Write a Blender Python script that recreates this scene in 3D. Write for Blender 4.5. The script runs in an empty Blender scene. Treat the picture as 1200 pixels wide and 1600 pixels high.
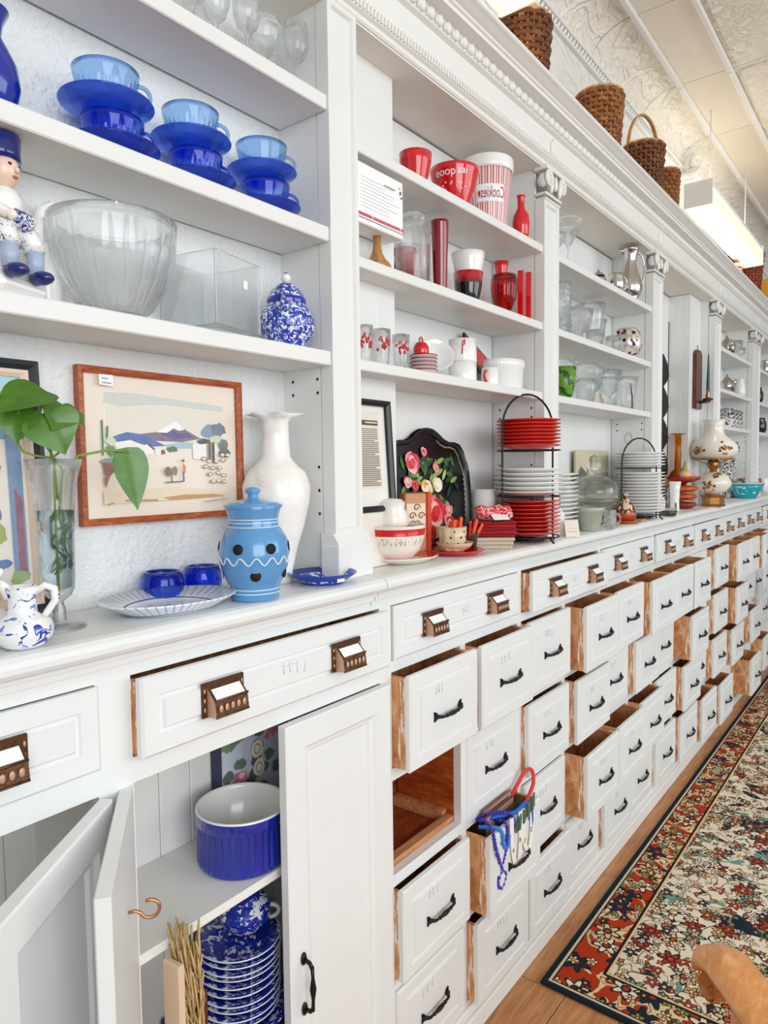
import bpy, math, random
from mathutils import Matrix, Vector
sc = bpy.context.scene
C = sc.collection
rnd = random.Random(7)
PI = math.pi
# ---------------------------------------------------------------- camera
CAM_H, YAW, PITCH, ROLL, FPX = 1.40, 0.911006, -0.0616657, -0.0124076, 1090.0
_f = Vector((math.sin(YAW)*math.cos(PITCH), math.cos(YAW)*math.cos(PITCH), math.sin(PITCH)))
_r = Vector((math.cos(YAW), -math.sin(YAW), 0)); _u = _r.cross(_f)
_r2 = _r*math.cos(ROLL)+_u*math.sin(ROLL); _u2 = _u*math.cos(ROLL)-_r*math.sin(ROLL)
cd = bpy.data.cameras.new('camera'); cam = bpy.data.objects.new('camera', cd); C.objects.link(cam)
cd.sensor_width = 36; cd.lens = FPX*36/1600; cd.clip_start = 0.02
mw = Matrix((_r2, _u2, -_f)).transposed().to_4x4(); mw.translation = Vector((0, 0, CAM_H)); cam.matrix_world = mw
sc.camera = cam
# ---------------------------------------------------------------- world, daylight, exposure
w = bpy.data.worlds.new('daylight'); sc.world = w; w.use_nodes = True
w.node_tree.nodes['Background'].inputs[0].default_value = (0.92, 0.97, 1.0, 1)
w.node_tree.nodes['Background'].inputs[1].default_value = 0.40
def area(name, loc, target, sx, sy, power, col):
    l = bpy.data.lights.new(name, 'AREA'); l.shape = 'RECTANGLE'; l.size = sx; l.size_y = sy; l.energy = power; l.color = col
    o = bpy.data.objects.new(name, l); C.objects.link(o); o.location = loc
    o.rotation_euler = (Vector(target)-Vector(loc)).to_track_quat('-Z', 'Y').to_euler(); return o
area('shop_window_light', (-1.2, -3.2, 1.9), (1.0, 1.0, 1.2), 3.0, 2.4, 104, (0.95, 0.98, 1.0))
area('street_window_light', (3.2, -3.4, 2.1), (3.0, 1.0, 1.1), 4.0, 2.2, 75, (0.93, 0.97, 1.0))
vs = sc.view_settings; vs.view_transform = 'Standard'; vs.look = 'None'; vs.gamma = 1.0; vs.exposure = 0.14
sc.display_settings.display_device = 'sRGB'
try: vs.use_curve_mapping = False
except Exception: pass
# ---------------------------------------------------------------- mesh helpers
class B:
    def __init__(s): s.v=[]; s.f=[]; s.m=[]; s.s=[]
    def add(s, vs, fs, mi=0, sm=False):
        n=len(s.v); s.v+=[tuple(v) for v in vs]
        for f in fs: s.f.append([n+i for i in f]); s.m.append(mi); s.s.append(sm)
        return s
    def box(s,x0,x1,y0,y1,z0,z1,mi=0,b=0.0):
        if b<=0:
            v=[(x,y,z) for z in (z0,z1) for y in (y0,y1) for x in (x0,x1)]
            return s.add(v,[(0,2,3,1),(4,5,7,6),(0,1,5,4),(1,3,7,5),(3,2,6,7),(2,0,4,6)],mi)
        b=min(b,(x1-x0)*.45,(y1-y0)*.45,(z1-z0)*.45)
        X=(x0,x1);Y=(y0,y1);Z=(z0,z1);v=[];ix={}
        for i in (0,1):
            for j in (0,1):
                for k in (0,1):
                    si,sj,sk=(1,-1)[i],(1,-1)[j],(1,-1)[k]
                    for a in range(3):
                        p=[X[i]+si*b,Y[j]+sj*b,Z[k]+sk*b]; p[a]=(X[i],Y[j],Z[k])[a]
                        ix[i,j,k,a]=len(v); v.append(tuple(p))
        F=[]
        for a in range(3):
            for e in (0,1):
                q=[]
                for (p,r) in ((0,0),(1,0),(1,1),(0,1)):
                    t=[0,0,0]; t[a]=e; t[(a+1)%3]=p; t[(a+2)%3]=r; q.append(ix[t[0],t[1],t[2],a])
                F.append(q if e else q[::-1])
        for a in range(3):
            c,d=(a+1)%3,(a+2)%3
            for p in (0,1):
                for r in (0,1):
                    t0=[0,0,0];t0[c]=p;t0[d]=r;t1=list(t0);t1[a]=1
                    F.append([ix[(*t0,c)],ix[(*t1,c)],ix[(*t1,d)],ix[(*t0,d)]])
        for i in (0,1):
            for j in (0,1):
                for k in (0,1): F.append([ix[i,j,k,0],ix[i,j,k,1],ix[i,j,k,2]])
        return s.add(v,F,mi)
    def lathe(s,prof,seg=32,c=(0,0,0),mi=0,sx=1.0,sy=1.0,fl=None,sm=True,close=False,mf=None):
        rows=[];V=[];F=[];M_=[]
        for i,(r,z) in enumerate(prof):
            if r<1e-6: rows.append([len(V)]); V.append((c[0],c[1],c[2]+z))
            else:
                q=[]
                for k in range(seg):
                    a=2*PI*k/seg; rr=r*(fl(a,i,z) if fl else 1)
                    q.append(len(V)); V.append((c[0]+rr*sx*math.cos(a),c[1]+rr*sy*math.sin(a),c[2]+z))
                rows.append(q)
        pr=list(zip(rows,rows[1:]))
        if close: pr.append((rows[-1],rows[0]))
        n=len(s.v); s.v+=V
        for idx,(A,Bq) in enumerate(pr):
            if len(A)==1 and len(Bq)==1: continue
            m_=mf(idx) if mf else mi
            for k in range(seg):
                k2=(k+1)%seg
                if len(A)==1: f=[A[0],Bq[k2],Bq[k]][::-1]; f=[A[0],Bq[k],Bq[k2]][::-1]
                elif len(Bq)==1: f=[A[k],A[k2],Bq[0]]
                else: f=[A[k],A[k2],Bq[k2],Bq[k]]
                s.f.append([n+i for i in f]); s.m.append(m_); s.s.append(sm)
        return s
    def tube(s,pts,r,seg=8,mi=0,closed=False,sm=True,caps=True):
        P=[Vector(p) for p in pts]; n=len(P); R=r if isinstance(r,(list,tuple)) else [r]*n
        T=[]
        for i in range(n):
            a=P[(i-1)%n] if (closed or i>0) else P[i]; b=P[(i+1)%n] if (closed or i<n-1) else P[i]
            t=(b-a); T.append(t.normalized() if t.length>1e-9 else Vector((0,0,1)))
        u=T[0].orthogonal().normalized(); V=[];F=[]
        for i in range(n):
            u=(u-T[i]*u.dot(T[i])); u=u.normalized() if u.length>1e-9 else T[i].orthogonal().normalized()
            w_=T[i].cross(u)
            for k in range(seg):
                a=2*PI*k/seg; V.append(P[i]+(u*math.cos(a)+w_*math.sin(a))*R[i])
        for i in range(n if closed else n-1):
            for k in range(seg):
                a=i*seg+k; b=i*seg+(k+1)%seg; j=((i+1)%n)*seg
                F.append([a,b,j+(k+1)%seg,j+k])
        if caps and not closed:
            F.append(list(range(seg))[::-1]); F.append([(n-1)*seg+k for k in range(seg)])
        return s.add(V,F,mi,sm)
    def sphere(s,c,r,seg=16,rings=9,mi=0):
        rx,ry,rz=r if isinstance(r,tuple) else (r,r,r)
        pr=[(0,-rz)]+[(math.cos(-PI/2+PI*i/rings),rz*math.sin(-PI/2+PI*i/rings)) for i in range(1,rings)]+[(0,rz)]
        return s.lathe(pr,seg,c,mi,rx,ry)
    def prism(s,poly,d0,d1,ax='y',mi=0,sm=False):
        # poly in the plane across ax: y->(x,z)  x->(y,z)  z->(x,y)
        mk={'y':lambda p,d:(p[0],d,p[1]),'x':lambda p,d:(d,p[0],p[1]),'z':lambda p,d:(p[0],p[1],d)}[ax]
        n=len(poly); V=[mk(p,d0) for p in poly]+[mk(p,d1) for p in poly]
        s.add(V,[list(range(n)),[n+i for i in range(n)][::-1]],mi)
        m=len(s.v)-2*n
        for i in range(n):
            j=(i+1)%n; s.f.append([m+j,m+i,m+n+i,m+n+j]); s.m.append(mi); s.s.append(sm)
        return s
    def move(s,fn,start=0):
        s.v[start:]=[tuple(fn(Vector(v))) for v in s.v[start:]]; return s
    def mesh(s,name,mats):
        me=bpy.data.meshes.new(name); me.from_pydata(s.v,[],s.f)
        for m in (mats if isinstance(mats,(list,tuple)) else [mats]): me.materials.append(m)
        me.polygons.foreach_set('material_index',s.m); me.polygons.foreach_set('use_smooth',s.s)
        me.update()
        import bmesh
        bm=bmesh.new(); bm.from_mesh(me); bmesh.ops.recalc_face_normals(bm,faces=bm.faces); bm.to_mesh(me); bm.free()
        return me
    def obj(s,name,mats,parent=None,loc=None,rz=0):
        return mobj(name,s.mesh(name,mats),parent,loc,rz)
def mobj(name,me,parent=None,loc=None,rz=0):
    o=bpy.data.objects.new(name,me); C.objects.link(o)
    if parent: o.parent=parent
    if loc: o.location=loc
    if rz: o.rotation_euler=(0,0,rz)
    return o
def tag(o,label,cat,group=None):
    o['label']=label; o['category']=cat
    if group: o['group']=group
    return o
def thing(name,label,cat,loc=(0,0,0),rz=0,group=None):
    o=bpy.data.objects.new(name,None); C.objects.link(o); o.empty_display_size=.02
    o.location=loc; o.rotation_euler=(0,0,rz); return tag(o,label,cat,group)
def struct(o): o['kind']='structure'; return o
def dup(root,loc,rz,label,group=None):
    r=root.copy(); C.objects.link(r); r.location=loc; r.rotation_euler=(root.rotation_euler[0],root.rotation_euler[1],rz); r['label']=label
    if group: r['group']=group
    for ch in list(root.children):
        c=ch.copy(); C.objects.link(c); c.parent=r
        for g in list(ch.children):
            d=g.copy(); C.objects.link(d); d.parent=c
    return r
# ---------------------------------------------------------------- materials
def srgb(h):
    h=h.lstrip('#'); c=[int(h[i:i+2],16)/255 for i in (0,2,4)]
    return tuple((x/12.92 if x<=.04045 else ((x+.055)/1.055)**2.4) for x in c)+(1.0,)
class N:
    """tiny node builder"""
    def __init__(s,name):
        s.mat=bpy.data.materials.new(name); s.mat.use_nodes=True; s.t=s.mat.node_tree; s.p=s.t.nodes['Principled BSDF']
    def new(s,ty,ins=None,**props):
        n=s.t.nodes.new(ty)
        for k,v in props.items(): setattr(n,k,v)
        for k,v in (ins or {}).items(): s.set(n,k,v)
        return n
    def set(s,n,k,v):
        if isinstance(v,bpy.types.NodeSocket): s.t.links.new(v,n.inputs[k])
        elif v is not None: n.inputs[k].default_value=v
    def math(s,op,a,b=None,c=None,clamp=False):
        n=s.new('ShaderNodeMath',operation=op,use_clamp=clamp)
        for i,v in enumerate((a,b,c)):
            if v is not None: s.set(n,i,v)
        return n.outputs[0]
    def lt(s,a,b): return s.math('LESS_THAN',a,b)
    def gt(s,a,b): return s.math('GREATER_THAN',a,b)
    def mix(s,f,a,b):
        n=s.new('ShaderNodeMix',data_type='RGBA'); s.set(n,0,f); s.set(n,6,a); s.set(n,7,b); return n.outputs[2]
    def co(s,scale=(1,1,1),out='Object'):
        t=s.new('ShaderNodeTexCoord'); m=s.new('ShaderNodeMapping',{'Vector':t.outputs[out],'Scale':scale}); return m.outputs[0]
    def noise(s,vec,scale,detail=3,rough=.55,dist=0): 
        return s.new('ShaderNodeTexNoise',{'Vector':vec,'Scale':scale,'Detail':detail,'Roughness':rough,'Distortion':dist}).outputs[0]
    def ramp(s,f,stops,interp='LINEAR'):
        n=s.new('ShaderNodeValToRGB',{'Fac':f}); n.color_ramp.interpolation=interp
        e=n.color_ramp.elements
        while len(e)<len(stops): e.new(.5)
        for el,(p,c) in zip(e,stops): el.position=p; el.color=c
        return n.outputs[0]
    def xyz(s,vec): return s.new('ShaderNodeSeparateXYZ',{0:vec}).outputs
    def bump(s,h,strength=.3,dist=.002):
        b=s.new('ShaderNodeBump',{'Height':h,'Strength':strength,'Distance':dist}); s.set(s.p,'Normal',b.outputs[0])
    def out(s,col=None,rough=None,metal=None):
        if col is not None: s.set(s.p,'Base Color',col)
        if rough is not None: s.set(s.p,'Roughness',rough)
        if metal is not None: s.set(s.p,'Metallic',metal)
        return s.mat
def plain(name,h,rough=.45,metal=0.0,coat=0.0,spec=None):
    n=N(name); n.out(srgb(h),rough,metal)
    if coat: n.p.inputs['Coat Weight'].default_value=coat; n.p.inputs['Coat Roughness'].default_value=.05
    if spec is not None: n.p.inputs['Specular IOR Level'].default_value=spec
    return n.mat
def glass(name,h,rough=.02,ior=1.45):
    n=N(name); n.out(srgb(h),rough); n.p.inputs['Transmission Weight'].default_value=1.0; n.p.inputs['IOR'].default_value=ior; return n.mat
def paint(name,h,h2,rough=.42,bump=.12,chips=.0):
    n=N(name); v=n.co()
    col=n.mix(n.noise(v,9,4),srgb(h),srgb(h2))
    if chips:
        k=n.gt(n.noise(v,70,4,.7),chips); col=n.mix(k,col,srgb('#b59a86'))
    n.bump(n.noise(v,60,3),bump,.001); return n.out(col,rough)
def wood(name,a,b,c,axis=(1,12,12),scale=6,rough=.55,bump=.2):
    n=N(name); v=n.co(axis); g=n.noise(v,scale,6,.65,.6); g2=n.noise(v,scale*4,3)
    col=n.ramp(n.math('ADD',n.math('MULTIPLY',g,.8),n.math('MULTIPLY',g2,.2)),[(.3,srgb(a)),(.52,srgb(b)),(.72,srgb(c))])
    n.bump(g2,bump,.001); return n.out(col,rough)
W_BASE=paint('white_cabinet_paint','#eceeed','#e4e8e7',.38,.10)
W_UP=paint('white_shelf_paint','#eaebe9','#e3e4e1',.42,.08)
W_TRIM=paint('white_trim_paint','#eeeeeb','#e7e5e0',.40,.06)
W_OLD=paint('chipped_white_paint','#efefeb','#e7e6e0',.5,.2,.73)
n=N('textured_plaster'); v=n.co(); n.bump(n.math('ADD',n.noise(v,130,3,.6),n.math('MULTIPLY',n.noise(v,62,2),1.0)),.8,.0055); PLASTER=n.out(n.mix(n.noise(v,5,3),srgb('#eff1f0'),srgb('#e6e9e9')),.7)
# raw drawer wood with slopped white paint near the front (local y=0 is the front)
n=N('raw_drawer_wood'); v=n.co((14,6,3)); g=n.noise(v,5,6,.7,.8); v1=n.co()
base=n.ramp(g,[(.28,srgb('#9c5a32')),(.5,srgb('#d0905c')),(.7,srgb('#e8bd92'))])
yy=n.xyz(v1)[1]; pn=n.noise(n.co((60,60,10)),1.0,5,.75)
pk=n.gt(n.math('ADD',n.math('MULTIPLY',yy,-26.0),pn),.05)
sm=n.math('MULTIPLY',n.gt(n.noise(n.co((90,70,7)),1.0,4,.7),.57),n.lt(yy,.034))
DRAWER_WOOD=n.out(n.mix(n.math('MAXIMUM',pk,sm),base,srgb('#efe6da')),.6)
DARK_WOOD=wood('old_stained_wood','#5a2110','#8f3f1b','#b9622f',(3,12,12),5,.5)
PINE=wood('worn_pine_rail','#9a5c33','#c88a5a','#e0b48a',(1,14,14),6,.6)
n=N('antique_bronze'); v=n.co(); n.bump(n.noise(v,220,3),.5,.001); BRONZE=n.out(n.mix(n.noise(v,120,3),srgb('#3a2a22'),srgb('#8a6248')),.38,.85)
BRASS_L=plain('worn_brass_side','#c9a184',.45,.3)
BLACK_IRON=plain('black_iron','#17181b',.35,.4)
CARD=plain('white_card','#f4f5f5',.6)
GREY_INK=plain('pencil_grey_mark','#d9dcdb',.7)
CHROME=plain('polished_silver','#cfc9c2',.08,1.0)
def clearglass(name,h,k=.66,tint=None):
    n=N(name); n.out(srgb(h),.02); n.p.inputs['Transmission Weight'].default_value=1.0; n.p.inputs['IOR'].default_value=1.45
    tr=n.new('ShaderNodeBsdfTransparent',{0:srgb(tint or h)}); mx=n.new('ShaderNodeMixShader',{0:k}); n.t.links.new(tr.outputs[0],mx.inputs[1]); n.t.links.new(n.p.outputs[0],mx.inputs[2]); n.t.links.new(mx.outputs[0],n.t.nodes['Material Output'].inputs[0]); return n.mat
CLEAR=clearglass('clear_glass','#fdfefe'); COBALT=clearglass('cobalt_glass','#6a94ff',.82,'#86abff'); BLUE_PALE=clearglass('light_blue_glass','#aed3fc',.75,'#b8d9fd')
COBALT_OP=plain('cobalt_glaze','#0f2a9c',.12,0,.6); SAUCER_G=clearglass('saucer_blue_glass','#7ea4ff',.72,'#93b6ff'); NAVY_GLAZE=plain('navy_glaze','#141e6e',.15,0,.5)
RED=plain('red_glaze','#d1121a',.14,0,.6); DKRED=plain('dark_red_glass','#8c0f18',.06,0,.8); REDG=glass('red_glass','#d81a22',.02)
ORANGE=plain('orange_plastic','#f0582a',.4); WHITE_C=plain('white_china','#f3f3f1',.16,0,.4); CREAM_C=plain('cream_china','#efe6d8',.25,0,.3)
BLACK_G=plain('black_glaze','#120e10',.1,0,.6); TEAL=plain('turquoise_glaze','#1ba6b8',.2,0,.4); GREEN_D=plain('dark_green_glaze','#2e4a1c',.3)
HOLE=plain('dark_hole','#15100f',.8); STICKER=plain('paper_sticker','#f7f7f7',.7); LEAD=plain('pale_blue_glaze','#a9b9d0',.3)
# ================================================================ THE SETTING
XR = 9.0
FLOOR_M=wood('floor_plank_wood','#9a633a','#c08552','#d6a26c',(1.2,14,14),5,.45,.15)
fl=struct(B().box(-2.5,XR,-3.2,1.08,-.03,-.012).obj('floor',plain('subfloor','#4a3222',.9)))
pw=.145; pm=[]
for L in (1.22,.86,.61):
    pm.append(B().box(0,L-.002,0,pw-.002,-.012,0,0,.0012).mesh('plank',FLOOR_M))
row=0; y=.862-pw
while y>-1.25:
    x=-.4-(row*.37)%1.1; k=row
    while x<XR-.4:
        m=pm[k%3]; L=(1.22,.86,.61)[k%3]
        mobj('plank',m,fl,(x,y,0)); x+=L; k+=1
    y-=pw; row+=1
struct(B().box(-2.5,1.06,1.018,1.12,1.19,2.40).box(-2.5,-.12,1.018,1.12,0,1.19).obj('wall_left',PLASTER)); struct(B().box(-.12,XR,1.10,1.16,0,2.95).box(1.06,XR,1.080,1.10,1.19,2.95).obj('wall_back',PLASTER))
def tin(name,scale,stretch,strength=.9,dist=.02,col='#efeeea',col2='#e6e3dc'):
    n=N(name); v=n.co(stretch)
    d=n.new('ShaderNodeTexVoronoi',{'Vector':v,'Scale':scale,'Randomness':.7},feature='SMOOTH_F1').outputs[0]
    r1=n.math('ABSOLUTE',n.math('SUBTRACT',n.noise(v,scale*.8,1,.4,2.2),.5)); r2=n.math('ABSOLUTE',n.math('SUBTRACT',n.noise(v,scale*1.9,1,.4,1.2),.5))
    h=n.math('ADD',n.math('MULTIPLY',n.math('MINIMUM',r1,.09),-5.0),n.math('ADD',n.math('MULTIPLY',n.math('MINIMUM',r2,.07),-2.5),n.math('MULTIPLY',d,.3)))
    n.bump(h,strength,dist); return n.out(n.mix(n.noise(v,3,3),srgb(col),srgb(col2)),.32)
TIN_COVE=tin('embossed_tin_cove',7,(1,1.4,1.4),.55,.02,'#f3ede2','#ebe2d3'); TIN_FLAT=tin('embossed_tin_plain',10,(1,1,1),.18,.006,'#f3ebdd','#eadfce'); TIN_TILE=tin('embossed_tin_tile',16,(1,1,1),.5,.012,'#f3ede2','#ebe2d3'); TIN_WALL=tin('embossed_tin_frieze',5,(1,1,1.4),.5,.02)
ceil=struct(B().box(-2.5,XR,-3.2,1.1,3.075,3.11).obj('ceiling',plain('ceiling_board','#e9e6df',.7)))
cx=-.3; j=0
cove=[]
for i in range(9):
    a=i/8*PI/2; cove.append((1.06-.16*math.sin(a)**1.0*1.0, 2.945+.115*(1-math.cos(a))))
cove=[(1.06-.165*(1-math.cos(i/8*PI/2)),2.945+.115*math.sin(i/8*PI/2)) for i in range(9)]
cb=B(); n0=len(cove)
V=[(0,a,b) for a,b in cove]+[(.596,a,b) for a,b in cove]
cb.add(V,[[i,i+1,n0+i+1,n0+i] for i in range(n0-1)],0,True); cove_m=cb.mesh('cove_panel',TIN_COVE)
def tile_mesh(wy,raised,mat):
    b=B(); b.box(0,.596,0,wy,3.056,3.074)
    if raised: b.box(.03,.566,.02,wy-.02,3.050,3.057,0,.003)
    return b.mesh('ceiling_panel',mat)
t1=tile_mesh(.19,False,TIN_FLAT); t2=tile_mesh(.24,True,TIN_TILE)
trimr=B().box(0,.598,-.012,.012,3.040,3.058,0,.005).mesh('ceiling_batten',W_TRIM)
while cx<XR-.6:
    mobj('cove_panel',cove_m,ceil,(cx,0,0)); mobj('ceiling_panel',t1,ceil,(cx,.700,0)); mobj('ceiling_batten',trimr,ceil,(cx,.893,0)); mobj('ceiling_batten',trimr,ceil,(cx,.694,0))
    for q in range(3): mobj('ceiling_panel',t2,ceil,(cx,.446-.248*q,0))
    cx+=.6
fz=struct(B().box(-.3,XR,1.052,1.074,2.40,2.945).obj('wall_frieze',TIN_WALL))
B().box(-.3,XR,1.034,1.054,2.895,2.905,0,.003).box(-.3,XR,1.034,1.054,2.935,2.947,0,.003).obj('picture_rail',W_TRIM,fz)
rb=B(); x=.9
while x<6.5:
    st=len(rb.v); rb.sphere((0,0,0),(.009,.009,.019),8,6)
    rb.move(lambda v,x=x:Vector((x+v.x+v.z*.5,1.043+v.y,2.920+v.z*.8)),st); x+=.026
ro=rb.obj('rope_moulding',W_TRIM,fz); ro['kind']='stuff'
# finial posts of the wall pilasters above the cornice
for i,(px,lab) in enumerate(((3.94,'white fluted wall post with pointed finial above the middle of the cornice'),(7.2,'farther white fluted wall post with pointed finial above the cornice'))):
    t=thing('wall_post',lab,'post',(px,1.0,2.42))
    b=B().box(-.055,.055,-.03,.05,0,.45,0,.004)
    for k in range(4): b.box(-.042+k*.024,-.030+k*.024,-.036,-.028,.03,.42,0,.003)
    b.obj('shaft',W_TRIM,t); B().box(-.068,.068,-.042,.05,.45,.475,0,.004).prism([(-.07,.475),(.07,.475),(0,.525)],-.042,.05).obj('pediment',W_TRIM,t)
    B().lathe([(.0,.60),(.012,.57),(.022,.545),(.016,.525),(.0,.52)],12,(0,0,0)).obj('finial',W_TRIM,t)
# ================================================================ ENTABLATURE
t=thing('entablature','white carved cornice running above the shelf bays','cornice',(0,0,2.262))
prof=[(1.012,2.262),(.889,2.262),(.885,2.266),(.885,2.274),(.878,2.278),(.878,2.298),(.882,2.302),(.882,2.357),(.873,2.360),(.871,2.364),(.873,2.368),(.873,2.390),(.836,2.390),(.836,2.399),(.831,2.401),(.829,2.405),(.821,2.408),(.811,2.413),(.803,2.416),(.800,2.419),(.800,2.424),(1.012,2.424)]
b=B(); b.prism([(a,z-2.262) for a,z in prof],-.06,XR,'x'); b.obj('cornice_body',W_TRIM,t)
egg=B(); egg.lathe([(0,-.0125),(.0075,-.0095),(.0115,-.002),(.0115,.004),(.008,.0105),(0,.0125)],10); egg.box(.0145,.0185,-.006,.004,-.012,.012,0,.002)
em=egg.mesh('egg',W_TRIM); x=.90; k=0
while x<8.2 and k<230:
    o=mobj('egg',em,t,(x,.870,.1175)); o.scale=(1.15,.75,1); x+=.034; k+=1
lf=B(); x=.95
while x<5.6:
    lf.prism([(x,.0175),(x+.005,.0175),(x+.0092,.0350),(x+.0035,.0350)],.873,.879); x+=.011
o=lf.obj('leaf_band',W_TRIM,t); o['kind']='stuff'
bd=B(); x=.9
while x<5.2: bd.sphere((x,.8715,.1005),.0032,6,4); x+=.0085
o=bd.obj('bead_row',W_TRIM,t); o['kind']='stuff'
lm=B(); 
for s_ in (-1,0,1): lm.sphere((s_*.012,-.002,-.004*abs(s_)),(.008,.006,.026-.006*abs(s_)),8,6)
lm=lm.mesh('acanthus_leaf',W_TRIM)
for x in (1.958,2.99,4.04,5.1): mobj('acanthus_leaf',lm,t,(x,.881,.062))
# ================================================================ COUNTERTOP
ct=thing('countertop','long white painted countertop with rounded nosing above the drawers','countertop',(0,0,1.13))
cp=[(1.075,1.19),(.834,1.19),(.825,1.188),(.818,1.183),(.815,1.177),(.816,1.170),(.821,1.164),(.830,1.160),(.838,1.160),(.840,1.152),(.846,1.150),(.848,1.141),(.857,1.138),(.858,1.130),(1.075,1.130)]
for xa,xb in ((-.12,1.058),(1.061,2.452),(2.455,3.85),(3.853,5.2),(5.203,XR)):
    yb=1.017 if xb<1.07 else 1.075
    B().prism([(min(a,yb),z-1.13) for a,z in cp],xa,xb,'x').obj('counter_section',W_BASE,ct)
# ================================================================ BASE UNITS
def panel(b,w,h,rings,yb,mi=0,x0=None,z0=0):
    x0=-w/2 if x0 is None else x0; V=[];F=[]
    R=[(0,yb)]+rings
    for ins,yy in R: V+=[(x0+ins,yy,z0+ins),(x0+w-ins,yy,z0+ins),(x0+w-ins,yy,z0+h-ins),(x0+ins,yy,z0+h-ins)]
    F.append([3,2,1,0])
    for i in range(len(R)-1):
        for k in range(4): F.append([i*4+k,i*4+(k+1)%4,i*4+4+(k+1)%4,i*4+4+k])
    n_=(len(R)-1)*4; F.append([n_,n_+1,n_+2,n_+3]); b.add(V,F,mi); return b
RW=.27; COL0=1.126; PIT=.293
ROWS=[(.778,.2),(.548,.2),(.318,.2),(.084,.206)]
FR=[(0,.004),(.004,0),(.027,0),(.0295,.0035),(.034,.0035),(.0375,-.0015)]
def front(w,h): return panel(B(),w,h,FR,.013).mesh('drawer',W_BASE)
front_s={.2:front(RW,.2),.206:front(RW,.206)}
def dbox(w,h,d):
    b=B(); t_=.010; a=w/2-.001
    b.box(-a,-a+t_,.0125,d,.003,h-.006).box(a-t_,a,.0125,d,.003,h-.006).box(-a+t_,a-t_,d-t_,d,.003,h-.014).box(-a+t_,a-t_,.0125,.020,.003,h-.006).box(-a+t_,a-t_,.02,d-t_,.008,.014); return b.mesh('drawer_box',DRAWER_WOOD)
box_s={.2:dbox(RW,.2,.165),.206:dbox(RW,.206,.165)}
hb=B()
for s_ in (-1,1):
    hb.prism([(s_*.041,.0),(s_*.046,.009),(s_*.054,.012),(s_*.0525,.0),(s_*.054,-.010),(s_*.046,-.007)],-.003,.002)
    hb.tube([(s_*.046,.0,.001),(s_*.044,-.008,.001),(s_*.038,-.0125,-.0005)],[.0044,.0042,.0036],8); hb.sphere((s_*.048,-.004,.001),.0058,8,6)
hb.tube([(-.042,-.0105,.0005),(-.034,-.013,-.0005),(-.022,-.0135,-.001),(-.012,-.0138,-.0012),(0,-.014,-.0012),(.012,-.0138,-.0012),(.022,-.0135,-.001),(.034,-.013,-.0005),(.042,-.0105,.0005)],[.0036,.0032,.0026,.0046,.0056,.0046,.0026,.0032,.0036],8)
for x in (-.022,.022): hb.sphere((x,-.0136,-.001),.0046,8,6)
handle_m=hb.mesh('handle',BLACK_IRON)
def label_pull():
    b=B(); b.box(-.040,.040,-.003,.001,-.026,.026,0,.001)
    b.add([(-.031,-.003,.019),(.031,-.003,.019),(.031,-.021,.000),(-.031,-.021,.000),(-.031,-.024,-.024),(.031,-.024,-.024),(-.031,-.003,-.024),(.031,-.003,-.024)],[(3,2,5,4),(0,1,2,3),(4,5,7,6)],0)
    b.add([(-.031,-.003,.019),(-.031,-.021,0),(-.031,-.024,-.024),(-.031,-.003,-.024)],[(0,1,2,3)],1); b.add([(.031,-.003,.019),(.031,-.021,0),(.031,-.024,-.024),(.031,-.003,-.024)],[(0,1,2,3)],0)
    b.tube([(-.031,-.0215,.001),(.031,-.0215,.001)],.0022,6); b.tube([(-.031,-.0235,-.023),(.031,-.0235,-.023)],.0018,6)
    for k in range(5): b.sphere((-.022+k*.011,-.0235,-.011),(.004,.002,.006),8,5,1)
    for sx in (-1,1):
        for z in (-.014,0,.014): b.sphere((sx*.0355,-.003,z),(.002,.0015,.004),6,4,1)
    return b.mesh('label_pull',[BRONZE,BRASS_L])
lp_m=label_pull()
lc_m=B().add([(-.027,-.0072,.0158),(.027,-.0072,.0158),(.027,-.0200,.0025),(-.027,-.0200,.0025)],[(0,1,2,3)]).mesh('label_card',CARD)
def pencil(seed):
    r_=random.Random(seed); b=B(); x=-.035
    for k in range(r_.randint(3,5)):
        z=r_.uniform(-.006,.006); b.tube([(x,0,z-.009),(x+r_.uniform(-.004,.006),0,z+.010)],.0009,4)
        if r_.random()<.6: b.tube([(x-.004,0,z+.006),(x+.011,0,z+r_.uniform(-.002,.008))],.0008,4)
        x+=r_.uniform(.012,.018)
    return b.mesh('pencil_mark',GREY_INK)
pens=[pencil(i) for i in range(5)]
wf={}
def wide_drawer(par,xc,z0,w,h,pull):
    key=round(w,3)
    if key not in wf: wf[key]=(front(w,h),dbox(w,h,.165))
    d=mobj('drawer',wf[key][0],par,(xc-par.location.x,.86-pull-par.location.y,z0)); mobj('drawer_box',wf[key][1],d)
    for s_ in (-1,1):
        mobj('label_pull',lp_m,d,(s_*w*.255,-.0015,h*.5)); mobj('label_card',lc_m,d,(s_*w*.255,-.0015,h*.5))
    mobj('pencil_mark',pens[int(xc*7)%5],d,(.02,-.002,h*.55))
    return d
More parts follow.
